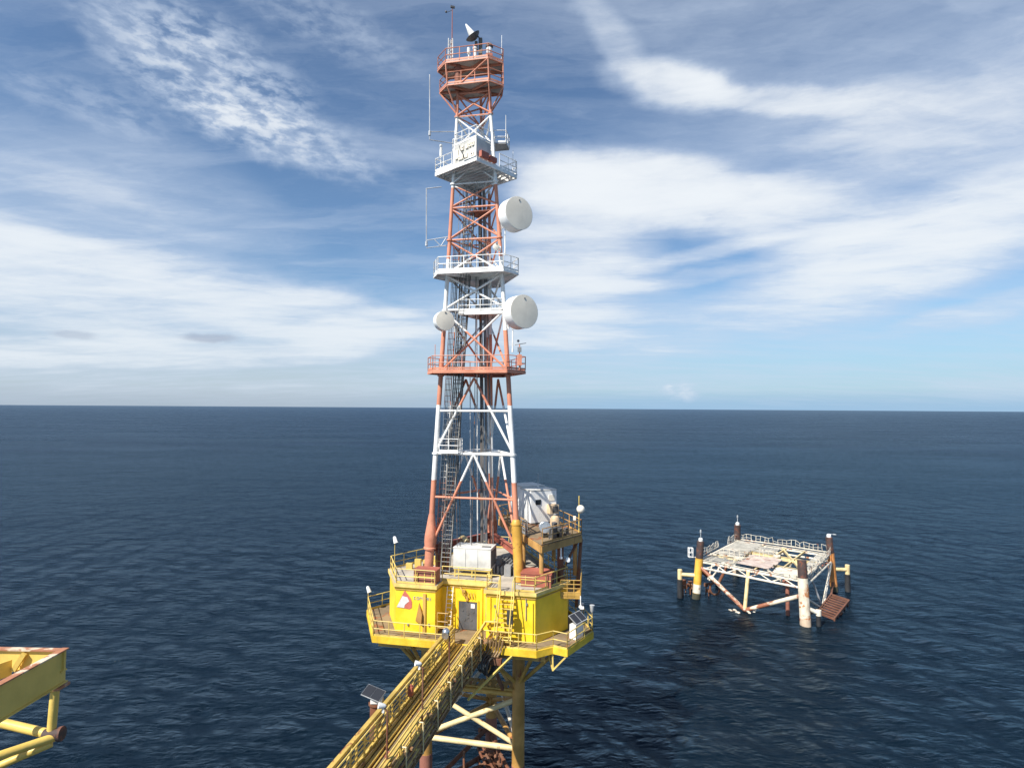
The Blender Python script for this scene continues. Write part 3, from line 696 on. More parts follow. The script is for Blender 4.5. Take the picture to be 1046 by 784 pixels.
# drop shaped wall shadow, put into shape and colour as a sloped brown wedge
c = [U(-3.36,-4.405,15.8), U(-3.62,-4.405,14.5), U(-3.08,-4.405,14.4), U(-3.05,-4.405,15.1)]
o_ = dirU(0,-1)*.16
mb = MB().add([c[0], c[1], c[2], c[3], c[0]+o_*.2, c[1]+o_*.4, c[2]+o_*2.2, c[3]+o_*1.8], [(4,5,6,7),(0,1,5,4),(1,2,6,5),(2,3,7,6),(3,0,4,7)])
build(mb, 'shadow_wedge', M['wallshade'], hs_, 'brown wedge standing in for a drop shaped shadow on the left wall')
# emblem plate
def wallpoly(pts, v, th, mb):
    n = len(pts); f = [U(u, v, z) for u, z in pts]; k = [p-dirU(0,-1)*th for p in f]
    return mb.add(f+k, [tuple(range(n))]+[(i, i+n, (i+1)%n+n, (i+1)%n) for i in range(n)])
em = build(wallpoly([(-5.02,15.36),(-4.1,15.30),(-3.93,15.42),(-3.93,15.82),(-4.02,16.06),(-4.5,16.62),(-4.86,15.9)], -4.43, .028, MB()), 'emblem', M['signred'], hs_)
build(wallpoly([(-5.10,15.38),(-4.52,15.36),(-4.47,15.58),(-4.28,15.75),(-4.13,15.86),(-4.28,16.14),(-4.66,16.20)], -4.445, .014, MB()), 'emblem_swoosh', M['signwhite'], em)
mb = MB()
lx = -3.78
for k, (w, st) in enumerate([(.13,'c'),(.15,'o'),(.13,'p'),(.13,'c'),(.15,'n'),(.13,'v')]):
    z0, hgt, tt = 16.02, .2, .035
    mb.ubox(lx, -4.42, z0, tt, .03, hgt)
    if st in 'cop': mb.ubox(lx+w/2, -4.42, z0+hgt-tt, w-.04, .03, tt)
    if st in 'co': mb.ubox(lx+w/2, -4.42, z0, w-.04, .03, tt)
    if st in 'opnv': mb.ubox(lx+w, -4.42, z0+(.07 if st == 'p' else 0), tt, .03, hgt-(.07 if st == 'p' else 0))
    if st == 'n': mb.ubox(lx+w/2, -4.42, z0+.12, w-.04, .03, tt)
    lx += w+.09
build(mb, 'lettering', M['signgrey'], em)
# door
dr = build(MB().ubox(-.1,-2.93,LZ+.05,1.42,.08,2.0), 'door', M['door'], hs_)
build(MB().ubox(.28,-2.985,LZ+1.62,.3,.02,.3), 'door_sign', M['signwhite'], dr)
mb = MB()
for u, z in [(-.5,1.45),(-.1,1.2),(.3,1.35),(-.35,.75),(.15,.75),(-.1,.95)]: mb.lathe(U(u,-2.972,LZ+z), dirU(0,-1), [(.10,0),(.10,.03)], 10)
build(mb, 'door_clamp', M['dkgrey'], dr)
mb = MB().beam(U(-.86,-2.95,LZ+.05), U(-.86,-2.95,LZ+2.15), .1, .1).beam(U(.66,-2.95,LZ+.05), U(.66,-2.95,LZ+2.15), .1, .1).beam(U(-.91,-2.95,LZ+2.13), U(.71,-2.95,LZ+2.13), .1, .1)
build(mb, 'door_frame', M['yellow'], dr)
# pipework and lamp above the door
mb = MB()
for k in range(4): mb.path([U(-.3+.22*k,-3.0,16.35), U(-.3+.22*k,-3.12,16.1), U(-.28+.22*k,-3.0,15.85)], .03, 5)
mb.path([U(-.7,-3.02,16.7), U(-.5,-3.1,16.5), U(-.45,-3.1,16.2), U(-.2,-3.05,16.0), U(-.18,-3.0,15.7)], .05, 6)
mb.box(U(-.4,-3.05,16.45), .22,.15,.2).box(U(-.15,-3.05,15.9), .16,.14,.26)
build(mb, 'wall_pipes', M['ydirty'], hs_)
mb = MB()
for u, zz in [(2.3,16.0),(2.3,15.0),(1.35,15.6),(1.3,14.8),(4.6,16.3),(-4.2,14.2),(-2.6,14.3)]: mb.box(U(u,-4.46 if u > 1.7 or u < -2.2 else -2.96,zz), .1,.1,.16)
mb.path([U(4.55,-4.46,16.7), U(4.55,-4.47,15.2)], .03, 5).path([U(1.3,-2.97,16.4), U(1.3,-2.97,14.0)], .03, 5)
build(mb, 'wall_fitting', M['grey'], hs_)
# recess ladder, left of door
build(MB().ladder(U(-1.55,-3.35,LZ+.1), U(-1.45,-3.02,DZ-.4), dirU(1,0), .45, .035, .3), 'ladder', M['white'], hs_)
mb = MB().rail([U(-2.0,-4.3,LZ+.05), U(-1.2,-4.3,LZ+.05), U(-1.2,-3.4,LZ+.05)], 1.5, False, .7, .035, (1,.6,.3), 0)
build(mb, 'ladder_guard', M['ydirty'], hs_)
# steep stair down the front wall
st = MB()
a0, a1 = U(2.72,-4.5,DZ+.05), U(2.62,-5.55,LZ+.1); b0, b1 = U(3.72,-4.5,DZ+.05), U(3.66,-5.55,LZ+.1)
st.beam(a0, a1, .06, .2, dirU(0,-1)).beam(b0, b1, .06, .2, dirU(0,-1))
for k in range(1, 12):
    f = k/12; p, q = a0.lerp(a1, f), b0.lerp(b1, f); st.beam(p, q, .15, .035)
sto = build(st, 'stair', M['yrail'], hs_)
mb = MB()
for p0, p1 in ((a0, a1), (b0, b1)):
    off = dirU(0,-.55)+V((0,0,.75))
    mb.tube(p0+V((0,0,1.0)), p0+off, .035, n=6).tube(p0+off, p1+off, .035, n=6)
    mb.tube(p1+off, p1, .035, n=6).tube(p0+V((0,0,1.0)), p0, .035, n=6)
    m = p0.lerp(p1, .5); mb.tube(m, m+off, .03, n=6)
build(mb, 'handrail', M['yrail'], sto)
single(MB().ubox(3.55,-5.1,15.05,.42,.25,.95).ubox(3.55,-5.24,15.4,.3,.04,.3), 'black_box', M['cable'], 'small black box hung on the yellow stair', 'box', U(3.55,-5.1,15.05))
# side balcony
bp_ = [(6.65,-1.9),(8.1,-1.7),(7.9,1.4),(6.2,.9)]
bo = build(MB().uprism(bp_, 16.05, 16.2), 'balcony', M['ydirty'], hs_)
build(MB().rail(up(bp_[:1]+bp_[1:], 16.2), 1.2, False, .5, .03, (1,.75,.5,.25), .3), 'railing', M['ydirty'], bo)
single(MB().tube(U(8.1,-1.7,15.6), U(8.1,-1.7,16.3), .04, n=6).ball(U(8.1,-1.75,15.5), .13, 8).box(U(8.2,-1.75,15.45), .28,.16,.16), 'flood_lamp', M['white'], 'white flood lamp hanging from the corner of the brown side balcony', 'lamp', U(8.1,-1.7,15.5), 'white flood lamps round the platform')

# ------------------------------------------------------------------ platform: lower deck, legs, bracing
pf_ = thing('offshore_platform', 'yellow steel platform with lower walkway deck on three stained legs in the sea', 'platform', U(0,0,0))
LD = [(-6.4,-5.65),(5.5,-5.65),(6.5,-4.7),(7.5,-5.0),(9.0,-1.4),(8.2,.4),(2.5,9.2),(-2.5,9.2),(-9.2,-.75)]
ld = build(MB().uprism(LD, LZ-.12, LZ), 'lower_deck', M['floor'], pf_)
mb = MB()
for a, b in zip(LD, LD[1:]+LD[:1]): mb.beam(U(*a, LZ-.19), U(*b, LZ-.19), .07, .46)
build(mb, 'edge_beam', M['yfas2'], ld)
mb = MB().rail(up([(-.5,-5.6),(-6.35,-5.6),(-9.12,-.75),(-2.5,9.1),(2.5,9.1),(8.15,.4),(8.95,-1.4),(7.5,-4.95),(6.5,-4.65),(5.5,-5.6),(1.75,-5.6)], LZ), 1.1, False, 1.25, .034)
build(mb, 'railing', M['yrail'], ld)
# deck joists below
mb = MB()
for k in range(-4, 5): mb.beam(U(k*1.25,-5.5,LZ-.3), U(k*1.25,5.5-abs(k)*.9,LZ-.3), .14, .34)
for v in (-5.0,-2.2,.6,3.4): mb.beam(U(-6.2+max(0,v)*.6,v,LZ-.68), U(6.0-max(0,v)*.6,v,LZ-.68), .2, .4)
build(mb, 'deck_joist', M['ydirty'], ld)
# landing bracket at the right corner
A, B_, C_ = U(7.45,-4.9,LZ-.42), U(6.4,-4.6,LZ-.42), U(6.9,-4.9,LZ-1.65)
build(MB().beam(U(6.45,-4.65,LZ-.42), U(6.5,-4.75,LZ-1.55), .1, .1).beam(A, U(6.5,-4.75,LZ-1.5), .1, .1).beam(B_+dirU(-.4,.4), U(6.5,-4.75,LZ-1.55), .07, .07), 'corner_bracket', M['yrail'], ld)
LEG = [TL(0,DZ), TL(1,DZ), TL(2,DZ)]
def PL(i, z): 
    p = LEG[i].copy(); p.z = z; return p
for i in range(3):
    r = .46
    lg = build(MB().tube(PL(i,3.8), PL(i,LZ-.45), r, n=20).lathe(PL(i,LZ-1.0), (0,0,1), [(r+.02,0),(r+.12,.2),(r+.12,.5)], 20), 'leg', M['yleg'], pf_)
    build(MB().lathe(PL(i,-6), (0,0,1), [(r+.03,0),(r+.03,7.5),(r+.02,9.85)], 20), 'splash_zone', M['rustred'], lg)
def brace(p, q, r, mat, name='brace'): build(MB().tube(p, q, r, n=12), name, mat, pf_)
for a, b in SIDES:
    m = M['cream'] if (a, b) == (0,1) else M['yleg']
    brace(PL(a,5.0), PL(b,5.0), .2, m); brace(PL(a,8.9), PL(b,8.9), .2, M['ydirty'])
    if (a, b) == (0,1):
        brace(PL(0,5.3), PL(1,8.6), .19, m); brace(PL(0,8.6), PL(1,5.2), .17, m)
    else:
        brace(PL(a,5.2), PL(b,8.7), .16, M['creamw']); brace(PL(a,8.7), PL(b,5.2), .16, m)
    brace(PL(a,1.0), PL(b,1.0), .2, M['rust'])
# struts out to the deck edges
for q, i in [((-6.2,-3.4),0),((-7.4,-1.2),0),((6.9,-3.2),1),((5.2,-5.0),1),((1.4,-5.2),1),((-3.5,-5.4),0),((2.2,8.2),2),((-2.2,8.2),2)]:
    brace(U(*q,LZ-.5), PL(i,9.6), .14, M['ydirty'], 'deck_strut')
# rusty access platform between the legs
mb = MB()
c = PL(1,8.95).lerp(PL(0,8.95), .5)
mb.beam(PL(0,9.45)+dirU(.3,-.5), PL(1,9.45)+dirU(-.3,-.5), .3, .08).beam(PL(0,9.45)+dirU(.3,.4), PL(1,9.45)+dirU(-.3,.4), .3, .08)
for k in range(14): mb.beam(PL(0,9.5).lerp(PL(1,9.5), (k+1)/15)+dirU(0,-.6), PL(0,9.5).lerp(PL(1,9.5), (k+1)/15)+dirU(0,.6), .3, .04)
build(mb, 'access_walkway', M['ydirty'], pf_)
# corroded boat landing and riser guards low down between the legs
mb = MB(); rg = random.Random(3)
A = PL(2,0)+dirU(.2,-1.0); B_ = PL(1,0)+dirU(-.8,.8)
for h in (1.0, 1.9, 2.8):
    mb.tube(A+V((0,0,h)), B_+V((0,0,h)), .13, n=8); mb.tube(A+V((0,0,h))+dirU(-1,-.4), B_+V((0,0,h))+dirU(-1,-.4), .1, n=8)
for k in range(9):
    p = A.lerp(B_, k/8); mb.tube(p+V((0,0,.2)), p+V((0,0,3.0)), .08, n=6)
    mb.tube(p+V((0,0,1.9)), p+dirU(-1,-.4)+V((0,0,1.9)), .08, n=6); mb.tube(p+V((0,0,1.0)), p+dirU(-1,-.4)+V((0,0,2.8)), .06, n=6)
for k in range(26):
    p = A.lerp(B_, rg.random())+dirU(-rg.random(), rg.uniform(-.4,.4))+V((0,0,rg.uniform(.5,3.0)))
    mb.box(p, rg.uniform(.15,.5), rg.uniform(.1,.3), rg.uniform(.1,.35), rg.random()*3)
bl = build(mb, 'boat_landing', M['rust'], pf_)
mb = MB().tube(PL(0,1.2)+dirU(.2,.3), PL(2,3.2), .18, n=8).tube(U(-.6,-1.6,-.5), U(-1.0,-.6,3.4), .09, n=8).tube(U(.3,.2,.3), U(1.5,-.5,2.6), .1, n=8).tube(U(-3.0,-1.0,.9), U(1.0,3.0,1.2), .12, n=8)
build(mb, 'riser_guard', M['rust'], pf_)

# ------------------------------------------------------------------ footbridge
br = thing('footbridge', 'yellow truss footbridge with pipe rack running down to the lower left', 'bridge', U(.6,-18,LZ))
V0, V1 = -36.0, -5.75
uL, uR = -.42, 1.62
build(MB().ubox((uL+uR)/2,(V0+V1)/2,LZ-.1,uR-uL-.16,V1-V0,.1), 'walkway', M['floor'], br)
for k, (u, r) in enumerate([(-.12,.07),(.06,.05),(.2,.08),(.42,.045),(1.28,.06)]):
    build(MB().path([U(u,V0,LZ+r+.01), U(u+.02,-20,LZ+r+.01), U(u,V1-.2,LZ+r+.01)], r, 8), 'conduit', M['ybridge'], br)
mb = MB()
n = 30
for k in range(n+1):
    v = lerp(V0, V1, k/n); mb.beam(U(uL-.1,v,LZ-.22), U(uR+.1,v,LZ-.22), .12, .2)
build(mb, 'cross_beam', M['ybridge'], br)
for u, s in ((uL,-1),(uR,1)):
    mb = MB().beam(U(u+s*.06,V0,LZ+1.22), U(u+s*.06,V1 if s < 0 else -4.6,LZ+1.22), .22 if s < 0 else .12, .16 if s < 0 else .1)
    mb.beam(U(u+s*.06,V0,LZ-.2), U(u+s*.06,V1,LZ-.2), .26, .3)
    ch = build(mb, 'chord', M['ybridge'], br)
    mb = MB(); n = 15
    for k in range(n+1):
        v = lerp(V0, V1, k/n); mb.beam(U(u+s*.06,v,LZ-.05), U(u+s*.06,v,LZ+1.14), .1, .1)
        if k < n and s < 0:
            v2 = lerp(V0, V1, (k+1)/n); a, b = (v, v2) if k % 2 else (v2, v)
            mb.beam(U(u+s*.07,a,LZ-.05), U(u+s*.07,b,LZ+1.14), .07, .07)
    build(mb, 'truss_web', M['ybridge'], br)
    mb = MB().rail([U(u-s*.16,V0,LZ), U(u-s*.16,V1,LZ)], 1.14, False, 1.4, .045, (1,.8,.6,.4,.2), .16)
    build(mb, 'railing', M['yrail'], br)
# pipes and trays hung on the outside of the right rail
mats = ['ydirty','ybridge','brpipe','ydirty','brpipe','ybridge','brpipe','ydirty','brpipe']
for k, (u, z, r) in enumerate([(1.84,14.46,.05),(1.80,14.28,.07),(1.88,14.1,.06),(1.80,13.93,.07),(1.89,13.78,.06),(1.81,13.62,.08),(1.90,13.47,.06),(1.80,13.36,.07),(1.5,13.2,.10)]):
    rgk = random.Random(k); vs_ = [lerp(V0, -6.0, q/9) for q in range(10)]
    build(MB().path([U(u+rgk.uniform(-.04,.04),v,z+rgk.uniform(-.04,.04)) for v in vs_], r, 9), 'pipe', M[mats[k]], br)
rg = random.Random(5); mb = MB()
for j in range(9):
    pts = []
    for k in range(34):
        v = lerp(V0, -6.2, k/33); pts.append(U(1.78+.035*(j%4)+rg.uniform(-.04,.05), v, 13.5+.11*j+rg.uniform(-.1,.1)))
    mb.path(pts, .024, 5)
build(mb, 'cable_bundle', M['cable'], br)
v = V0+1
while v < -6.5:
    build(MB().path([U(1.70,v,14.72), U(1.98,v,14.72), U(2.0,v,13.25), U(1.70,v,13.25)], .04, 5), 'pipe_bracket', M['cream'], br); v += 2.15
mb = MB()
for k in range(150):
    v = rg.uniform(-33, -6.3); mb.box(U(rg.uniform(1.76,1.92), v, rg.uniform(13.35,14.55)), rg.uniform(.08,.22), rg.uniform(.08,.4), rg.uniform(.06,.2), rg.random()*3)
tag(build(mb, 'pipe_clamp', M['brpipe'], br), kind='stuff')
mb = MB()
for k in range(60):
    v = rg.uniform(-33, -6.3); mb.box(U(rg.uniform(1.76,1.92), v, rg.uniform(13.4,14.6)), rg.uniform(.06,.16), rg.uniform(.06,.2), rg.uniform(.05,.15), rg.random()*3)
tag(build(mb, 'valve', M['yrail'], br), kind='stuff')
build(MB().ubox(1.84,(V0-6.3)/2,13.2,.26,-6.3-V0,.05), 'cable_tray', M['brpipe'], br)
# hose coil where the pipes rise to the deck
o = thing('hose_coil', 'dark coil of hoses and bent pipes below the bridge end', 'hose', U(2.3,-6.3,12.6))
mb = MB()
for k in range(7): mb.torus(U(1.9+.13*k,-6.25-.07*k,12.85-.03*k), dirU(1,-.35,.1), .62-.05*(k%3), .05, 22, 6)
build(mb, 'hose', M['cable'], o)
mb = MB()
for k in range(6): mb.path([U(1.9+.2*k,-6.2,13.2), U(2.1+.2*k,-5.85,13.5), U(2.2+.2*k,-5.9,14.3-.1*(k%3)), U(2.25+.18*k,-4.9,14.35-.1*(k%3)), U(2.25+.18*k,-4.47,14.2)], .065, 7)
build(mb, 'bent_pipe', M['brpipe'], o)
# yellow landing frame from the bridge to the wall
mb = MB().path([U(1.68,-6.0,LZ+1.25), U(1.68,-4.7,LZ+1.35), U(2.6,-4.55,LZ+1.35)], .07, 8)
mb.beam(U(1.7,-9.0,11.6), U(3.9,-5.5,13.2), .12, .12)
build(mb, 'end_rail', M['yrail'], br)
# bridge end bracket/support under deck
build(MB().beam(U(-.6,-6.1,LZ-.7), U(3.2,-6.1,LZ-.7), .35, .4).beam(U(0,-6.1,LZ-.9), U(-1.0,-3.0,9.6), .2, .2).beam(U(2.6,-6.1,LZ-.9), U(2.6,-3.0,9.6), .2, .2), 'end_support', M['rust'], br)

# lamp posts along the bridge
def lamppost(v, label, mirror):
    b = U(uR-.02, v, LZ+1.1); o = thing('bridge_lamp', label, 'lamp', b, 'lamp posts along the bridge')
    build(MB().tube(b-V((0,0,1.0)), b+V((0,0,2.2)), .045, n=8).tube(b+V((0,0,2.15)), b+dirU(-.15,-.02,2.35), .04, n=6), 'post', M['rust'], o)
    h = b+dirU(-.2,-.05,2.42)
    if mirror: build(MB().ball(h, .22, 16).lathe(h-V((0,0,.1)), dirU(0,-1,-.3), [(.15,.06),(.21,.15),(.21,.2)], 16), 'lamp_head', M['silver'], o)
    else: build(MB().lathe(h, dirU(-.8,-.5,.25), [(.06,-.13),(.10,-.06),(.125,.1),(.14,.19)], 12).box(h+V((.02,0,-.2)), .1,.1,.16), 'lamp_head', M['white'], o)
lamppost(-12.6, 'bridge lamp post with round silver lamp, farthest along the bridge', True)
lamppost(-16.9, 'bridge lamp post with white head beside the left rail, middle one', False)
lamppost(-21.2, 'bridge lamp post with white head near the solar panel, lowest in view', False)
for v, z, lab in [(-14.1,LZ+.45,'small red box on the upper end of the bridge rail'),(-20.4,LZ+.5,'small red box on the bridge rail below the solar panel')]:
    single(MB().ubox(uR-.3 if v < -18 else uL+.3, v, z, .22, .3, .5).ubox(uR-.3 if v < -18 else uL+.3, v, z+.5, .1, .1, .1), 'red_box', M['red'], lab, 'box', U(uR-.3 if v < -18 else uL+.3, v, z), 'red boxes along the bridge')
# solar panel on rusty pile left of the bridge
o = thing('solar_station', 'two cell solar panel tilted on a rusty post left of the bridge', 'solar panel', (-7.0,31.5,0))
b = V((-7.0,31.5,14.5))
pile = build(MB().tube((-7.0,31.5,-4), b, .34, n=16).lathe(b-V((0,0,.05)), (0,0,1), [(.42,0),(.42,.1)], 16), 'pile', M['rust'], o)
n = V((.10,-.38,.92)).normalized(); xx = V((.93,-.36,.0)); xx = (xx-n*xx.dot(n)).normalized(); yy = n.cross(xx)
c = b+V((-.15,-.1,.55))
build(MB().obox(c, xx*1.06, yy*.74, n*.04), 'frame', M['galv'], o)
for s in (-1, 1): build(MB().obox(c+xx*.262*s+n*.03, xx*.505, yy*.69, n*.012), 'cell', M['panel'], o)
build(MB().tube(b, c-n*.05, .06, n=6).box(b+V((.05,-.15,.22)), .6,.4,.22), 'bracket', M['white'], o)

# ------------------------------------------------------------------ small items on the decks
def flood(label, p, n, post, mat='white'):
    o = thing('flood_lamp', label, 'lamp', p, 'white flood lamps round the platform')
    p = V(p); build(MB().tube(p, p+V((0,0,post)), .022, n=6), 'post', M['yrail'], o)
    h = p+V((0,0,post)); n = V(n).normalized()
    build(MB().lathe(h-n*.2, n, [(.08,0),(.13,.1),(.17,.5),(.19,.52)], 12), 'lamp_head', M[mat], o)
flood('white flood lamp on a thin pole at the back left corner of the upper deck', U(-6.95,-.6,DZ), (.3,-.2,-.9), 2.3)
flood('white flood lamp on the left corner rail of the lower walkway', U(-9.1,-.8,LZ), (.4,-.3,-.8), 1.75)
flood('white lamp column on the far right corner of the lower landing', U(8.9,-1.2,LZ), (0,0,1), 1.6, 'galv')
flood('short white lamp by the railing behind the small solar panel', U(8.05,-.2,LZ), (0,0,1), 1.35, 'galv')
flood('white lamp under the brown beam of the cabin platform', U(6.9,-.9,DZ), (.3,-.5,.2), 1.5)
# solar panel box on the right landing
o = thing('solar_battery_box', 'white box topped by a small dark solar panel on the right landing', 'solar panel', U(7.9,-2.7,LZ))
b = U(7.9,-2.7,LZ); ax = dirU(.5,.87); ay = dirU(-.87,.5)
build(MB().obox(b+V((0,0,.55)), ax*.9, ay*.55, V((0,0,1.0))), 'box', M['white'], o)
n = (dirU(.55,-.45)*.7+V((0,0,.75))).normalized(); x2 = (ax-n*ax.dot(n)).normalized(); y2 = n.cross(x2); c = b+V((.1,0,1.45))
build(MB().obox(c, x2*1.25, y2*.85, n*.05), 'frame', M['galv'], o)
for s in (-1, 1): build(MB().obox(c+x2*.31*s+n*.031, x2*.56, y2*.76, n*.012), 'cell', M['panel'], o)
# plant container on the upper deck
o = thing('plant_container', 'white plant container on a low frame in front of the tower legs', 'container', U(-.15,-1.2,DZ))
build(MB().ubox(-.15,-1.0,DZ+.62,2.95,1.7,1.55), 'body', M['cab'], o)
build(MB().ubox(-.15,-1.0,DZ+2.17,3.0,1.75,.06), 'roof', M['cab'], o)
build(MB().ubox(.85,-1.3,DZ+2.233,.7,.3,.04), 'roof_hatch', M['dkgrey'], o)
mb = MB()
for u in (-.65,.32): mb.ubox(u,-1.857,DZ+.7,.03,.012,1.4)
build(mb, 'door_seam', M['grey'], o)
build(MB().ubox(1.335,-1.0,DZ+.8,.03,1.4,1.2), 'side_shade', M['dkgrey'], o)  # dark panel puts shade into the colour of the container's right side
mb = MB()
for u in (-1.5,-.15,1.2):
    for v in (-1.75,-.3): mb.ubox(u,v,DZ+.01,.1,.1,.55)
mb.beam(U(-1.6,-1.75,DZ+.55), U(1.3,-1.75,DZ+.55), .12, .12).beam(U(-1.6,-.3,DZ+.55), U(1.3,-.3,DZ+.55), .12, .12).beam(U(-1.6,-1.75,DZ+.25), U(1.3,-1.75,DZ+.25), .06, .06)
build(mb, 'skid', M['yrail'], o)
# red boxes on deck
def redbox(label, u, v, su, sv, sz, mat='red'):
    o = thing('red_housing', label, 'housing', U(u,v,DZ), 'red steel housings on the upper deck')
    build(MB().ubox(u,v,DZ+.01,su,sv,sz-.06), 'body', M[mat], o); build(MB().ubox(u,v,DZ+sz-.05,su+.08,sv+.08,.06), 'lid', M['red'], o)
    mb = MB()
    for k in range(3): mb.ubox(u-su/2+su*(k+.5)/3, v-sv/2-.02, DZ+.1, .05, .04, sz-.25)
    mb.ubox(u, v-sv/2-.025, DZ+sz*.5, su, .04, .06); build(mb, 'frame', M['yrail'], o)
redbox('dull red housing in front of the left tower leg', -3.05, -3.7, 1.7, 1.0, 1.0, 'rustred')
redbox('long red housing on the right edge of the upper deck', 5.0, -2.3, 2.2, 1.6, .95)
redbox('red housing between the left leg and the ladder', -2.9, -.6, .9, .9, 1.7)
o = thing('ventilator', 'white curved ventilator cowl behind the plant container', 'ventilator', U(-2.1,1.4,DZ))
mb = MB(); pr = None
pts = [U(-2.1,1.4,DZ), U(-2.1,1.4,DZ+1.6), U(-2.0,1.3,DZ+2.0), U(-1.7,1.1,DZ+2.15), U(-1.35,.9,DZ+1.95)]
for a, b, r0, r1 in zip(pts, pts[1:], (.22,.22,.3,.36), (.22,.3,.36,.3)): mb.tube(a, b, r0, r1, 14)
build(mb, 'cowl', M['cream'], o)
rg = random.Random(9)
mb = MB()
for k in range(16):
    mb.ubox(rg.uniform(1.2,3.2), rg.uniform(-.8,3.4), DZ+.01, rg.uniform(.3,.9), rg.uniform(.3,.8), rg.uniform(.3,1.1))
for k in range(6): mb.path([U(1.0+.3*k,-.6,DZ+.05), U(1.0+.3*k,-.6,DZ+.6), U(1.2+.3*k,2.6,DZ+.6)], .08, 8)
o = single(mb, 'deck_machinery', M['grey'], 'grey machinery and pipes clustered between the tower legs', 'machinery', U(2,1,DZ))
mb = MB()
for k in range(5): mb.ubox(-5.6+.5*k, -.8+.6*k, DZ+.01, .5, .25, .5+.2*(k%2))
single(mb, 'deck_fitting', M['yrail'], 'row of small yellow fittings along the left deck edge', 'fitting', U(-4.6,.4,DZ))

# ------------------------------------------------------------------ raised cabin platform on the right
mz = thing('raised_platform', 'rusty yellow raised steel platform carrying white cabins right of the tower', 'platform', U(6,0,DZ))
Z3 = 20.3; c0 = V((2.17,42.25,Z3)); a_ = V((-.309,.951,0)); b_ = V((.669,.743,0))
def MZ(s, t, z=0): return c0+a_*s+b_*t+V((0,0,z))
mp = [MZ(0,0), MZ(0,4.9), MZ(10.5,4.9), MZ(10.5,0)]
dk = build(MB().prism(mp, Z3-.08, Z3), 'deck', M['floor'], mz)
mb = MB()
for p, q in zip(mp, mp[1:]+mp[:1]): mb.beam(p-V((0,0,.34)), q-V((0,0,.34)), .12, .5)
for k in range(1, 8): mb.beam(MZ(k*1.3,.1,-.25), MZ(k*1.3,4.8,-.25), .12, .3)
build(mb, 'edge_beam', M['ymez'], dk)
build(MB().rail([MZ(3.2,0,0),MZ(10.5,0,0),MZ(10.5,4.9,0),MZ(0,4.9,0),MZ(0,.1,0)], 1.1, False, 1.2, .034), 'railing', M['ymez'], dk)
for s_, t_ in [(.6,.35),(.6,4.5),(5,.6),(5,4.5),(9.5,2.4)]:
    build(MB().tube(MZ(s_,t_,-3.2), MZ(s_,t_,-.5), .17, n=10), 'column', M['ymez'], mz)
build(MB().tube(MZ(1.0,2.6,-3.2), MZ(.3,4.7,-.5), .1, n=8).tube(MZ(.2,4.4,-5.5), MZ(.2,5.0,-.4), .13, n=8), 'diagonal', M['rust'], mz)
build(MB().tube(MZ(.25,2.4,-3.15), MZ(.25,2.4,-.5), .24, n=12), 'rust_drum', M['rust'], mz)
# cabins
A_, B2_ = a_, b_
def cabin(label, p, ls, lt, h, window):
    """p: front left bottom corner; ls depth, lt width"""
    a_ = V((-.45,.893,0)); b_ = V((.893,.45,0)); m_ = V((p[0],p[1],0))+a_*ls/2+b_*lt/2
    o = thing('equipment_cabin', label, 'cabin', (m_.x, m_.y, Z3), 'white cabins on the raised platform')
    cc = m_+V((0,0,Z3+.12+h/2))
    build(MB().obox(cc, a_*ls, b_*lt, V((0,0,h))), 'body', M['cabin'], o)
    build(MB().obox(cc+V((0,0,h/2+.06)), a_*(ls+.03), b_*(lt+.03), V((0,0,.08))), 'roof', M['cab'], o)
    build(MB().obox(cc-V((0,0,h/2+.06)), a_*(ls-.1), b_*(lt-.1), V((0,0,.1))), 'skid', M['dkgrey'], o)
    f = cc-a_*(ls/2)
    if window:
        build(MB().obox(f-a_*.02+b_*(-.55)+V((0,0,.4)), a_*.05, b_*.5, V((0,0,.42))), 'window', M['wglass'], o)
        build(MB().obox(f-a_*.28+b_*.72+V((0,0,-.2)), a_*.55, b_*.85, V((0,0,.75))), 'air_conditioner', M['beige'], o)
        build(MB().obox(f-a_*.57+b_*.8+V((0,0,-.2)), a_*.03, b_*.5, V((0,0,.5))), 'fan_grille', M['dkgrey'], o)
        build(MB().obox(f-a_*.02+b_*.75+V((0,0,.7)), a_*.04, b_*.6, V((0,0,.5))), 'vent_panel', M['radome'], o)
    return o
cabin('front white cabin with small dark window and wall air conditioner', (1.66,49.4), 2.0, 2.45, 2.6, True)
cabin('rear white cabin half hidden behind the front cabin', (.95,50.9), 2.2, 2.2, 2.75, False)
whip('hair thin whip on the roof of the front white cabin', V((2.3,50.8,Z3+2.82)), 1.3, .02, mat='galv', g='slender whip aerials on the tower')
o = thing('gauge_drum', 'round silver drum with glass face on the cabin platform edge', 'drum', MZ(1.6,1.3))
build(MB().lathe(MZ(1.6,1.3,.75), (-a_+V((-.3,0,.1))), [(.42,-.4),(.45,-.3),(.45,.3),(.40,.34)], 20), 'shell', M['silver'], o)
build(MB().obox(MZ(1.7,1.3,.2), a_*.5, b_*.5, V((0,0,.4))), 'stand', M['dkgrey'], o)
o = thing('beige_tank', 'small rounded beige tank beside the railing of the cabin platform', 'tank', MZ(2.2,2.9))
build(MB().lathe(MZ(2.2,2.9,.02), (0,0,1), [(.3,0),(.38,.08),(.38,1.0),(.28,1.2),(.1,1.28)], 16), 'shell', M['beige'], o)
build(MB().lathe(MZ(2.2,2.9,1.3), (0,0,1), [(.1,0),(.12,.1),(.05,.14)], 10), 'lid', M['grey'], o)
mb = MB()
for s_, t_, w, h in [(.9,1.9,.6,.8),(.8,2.7,.5,.6),(1.3,2.3,.5,1.0),(.9,3.5,.4,.5)]: mb.obox(MZ(s_,t_,h/2+.01), a_*w, b_*w*.8, V((0,0,h)))
mb.path([MZ(.5,1.2,.1), MZ(.5,1.2,.8), MZ(.6,3.6,.8), MZ(.6,3.6,.1)], .05, 6)
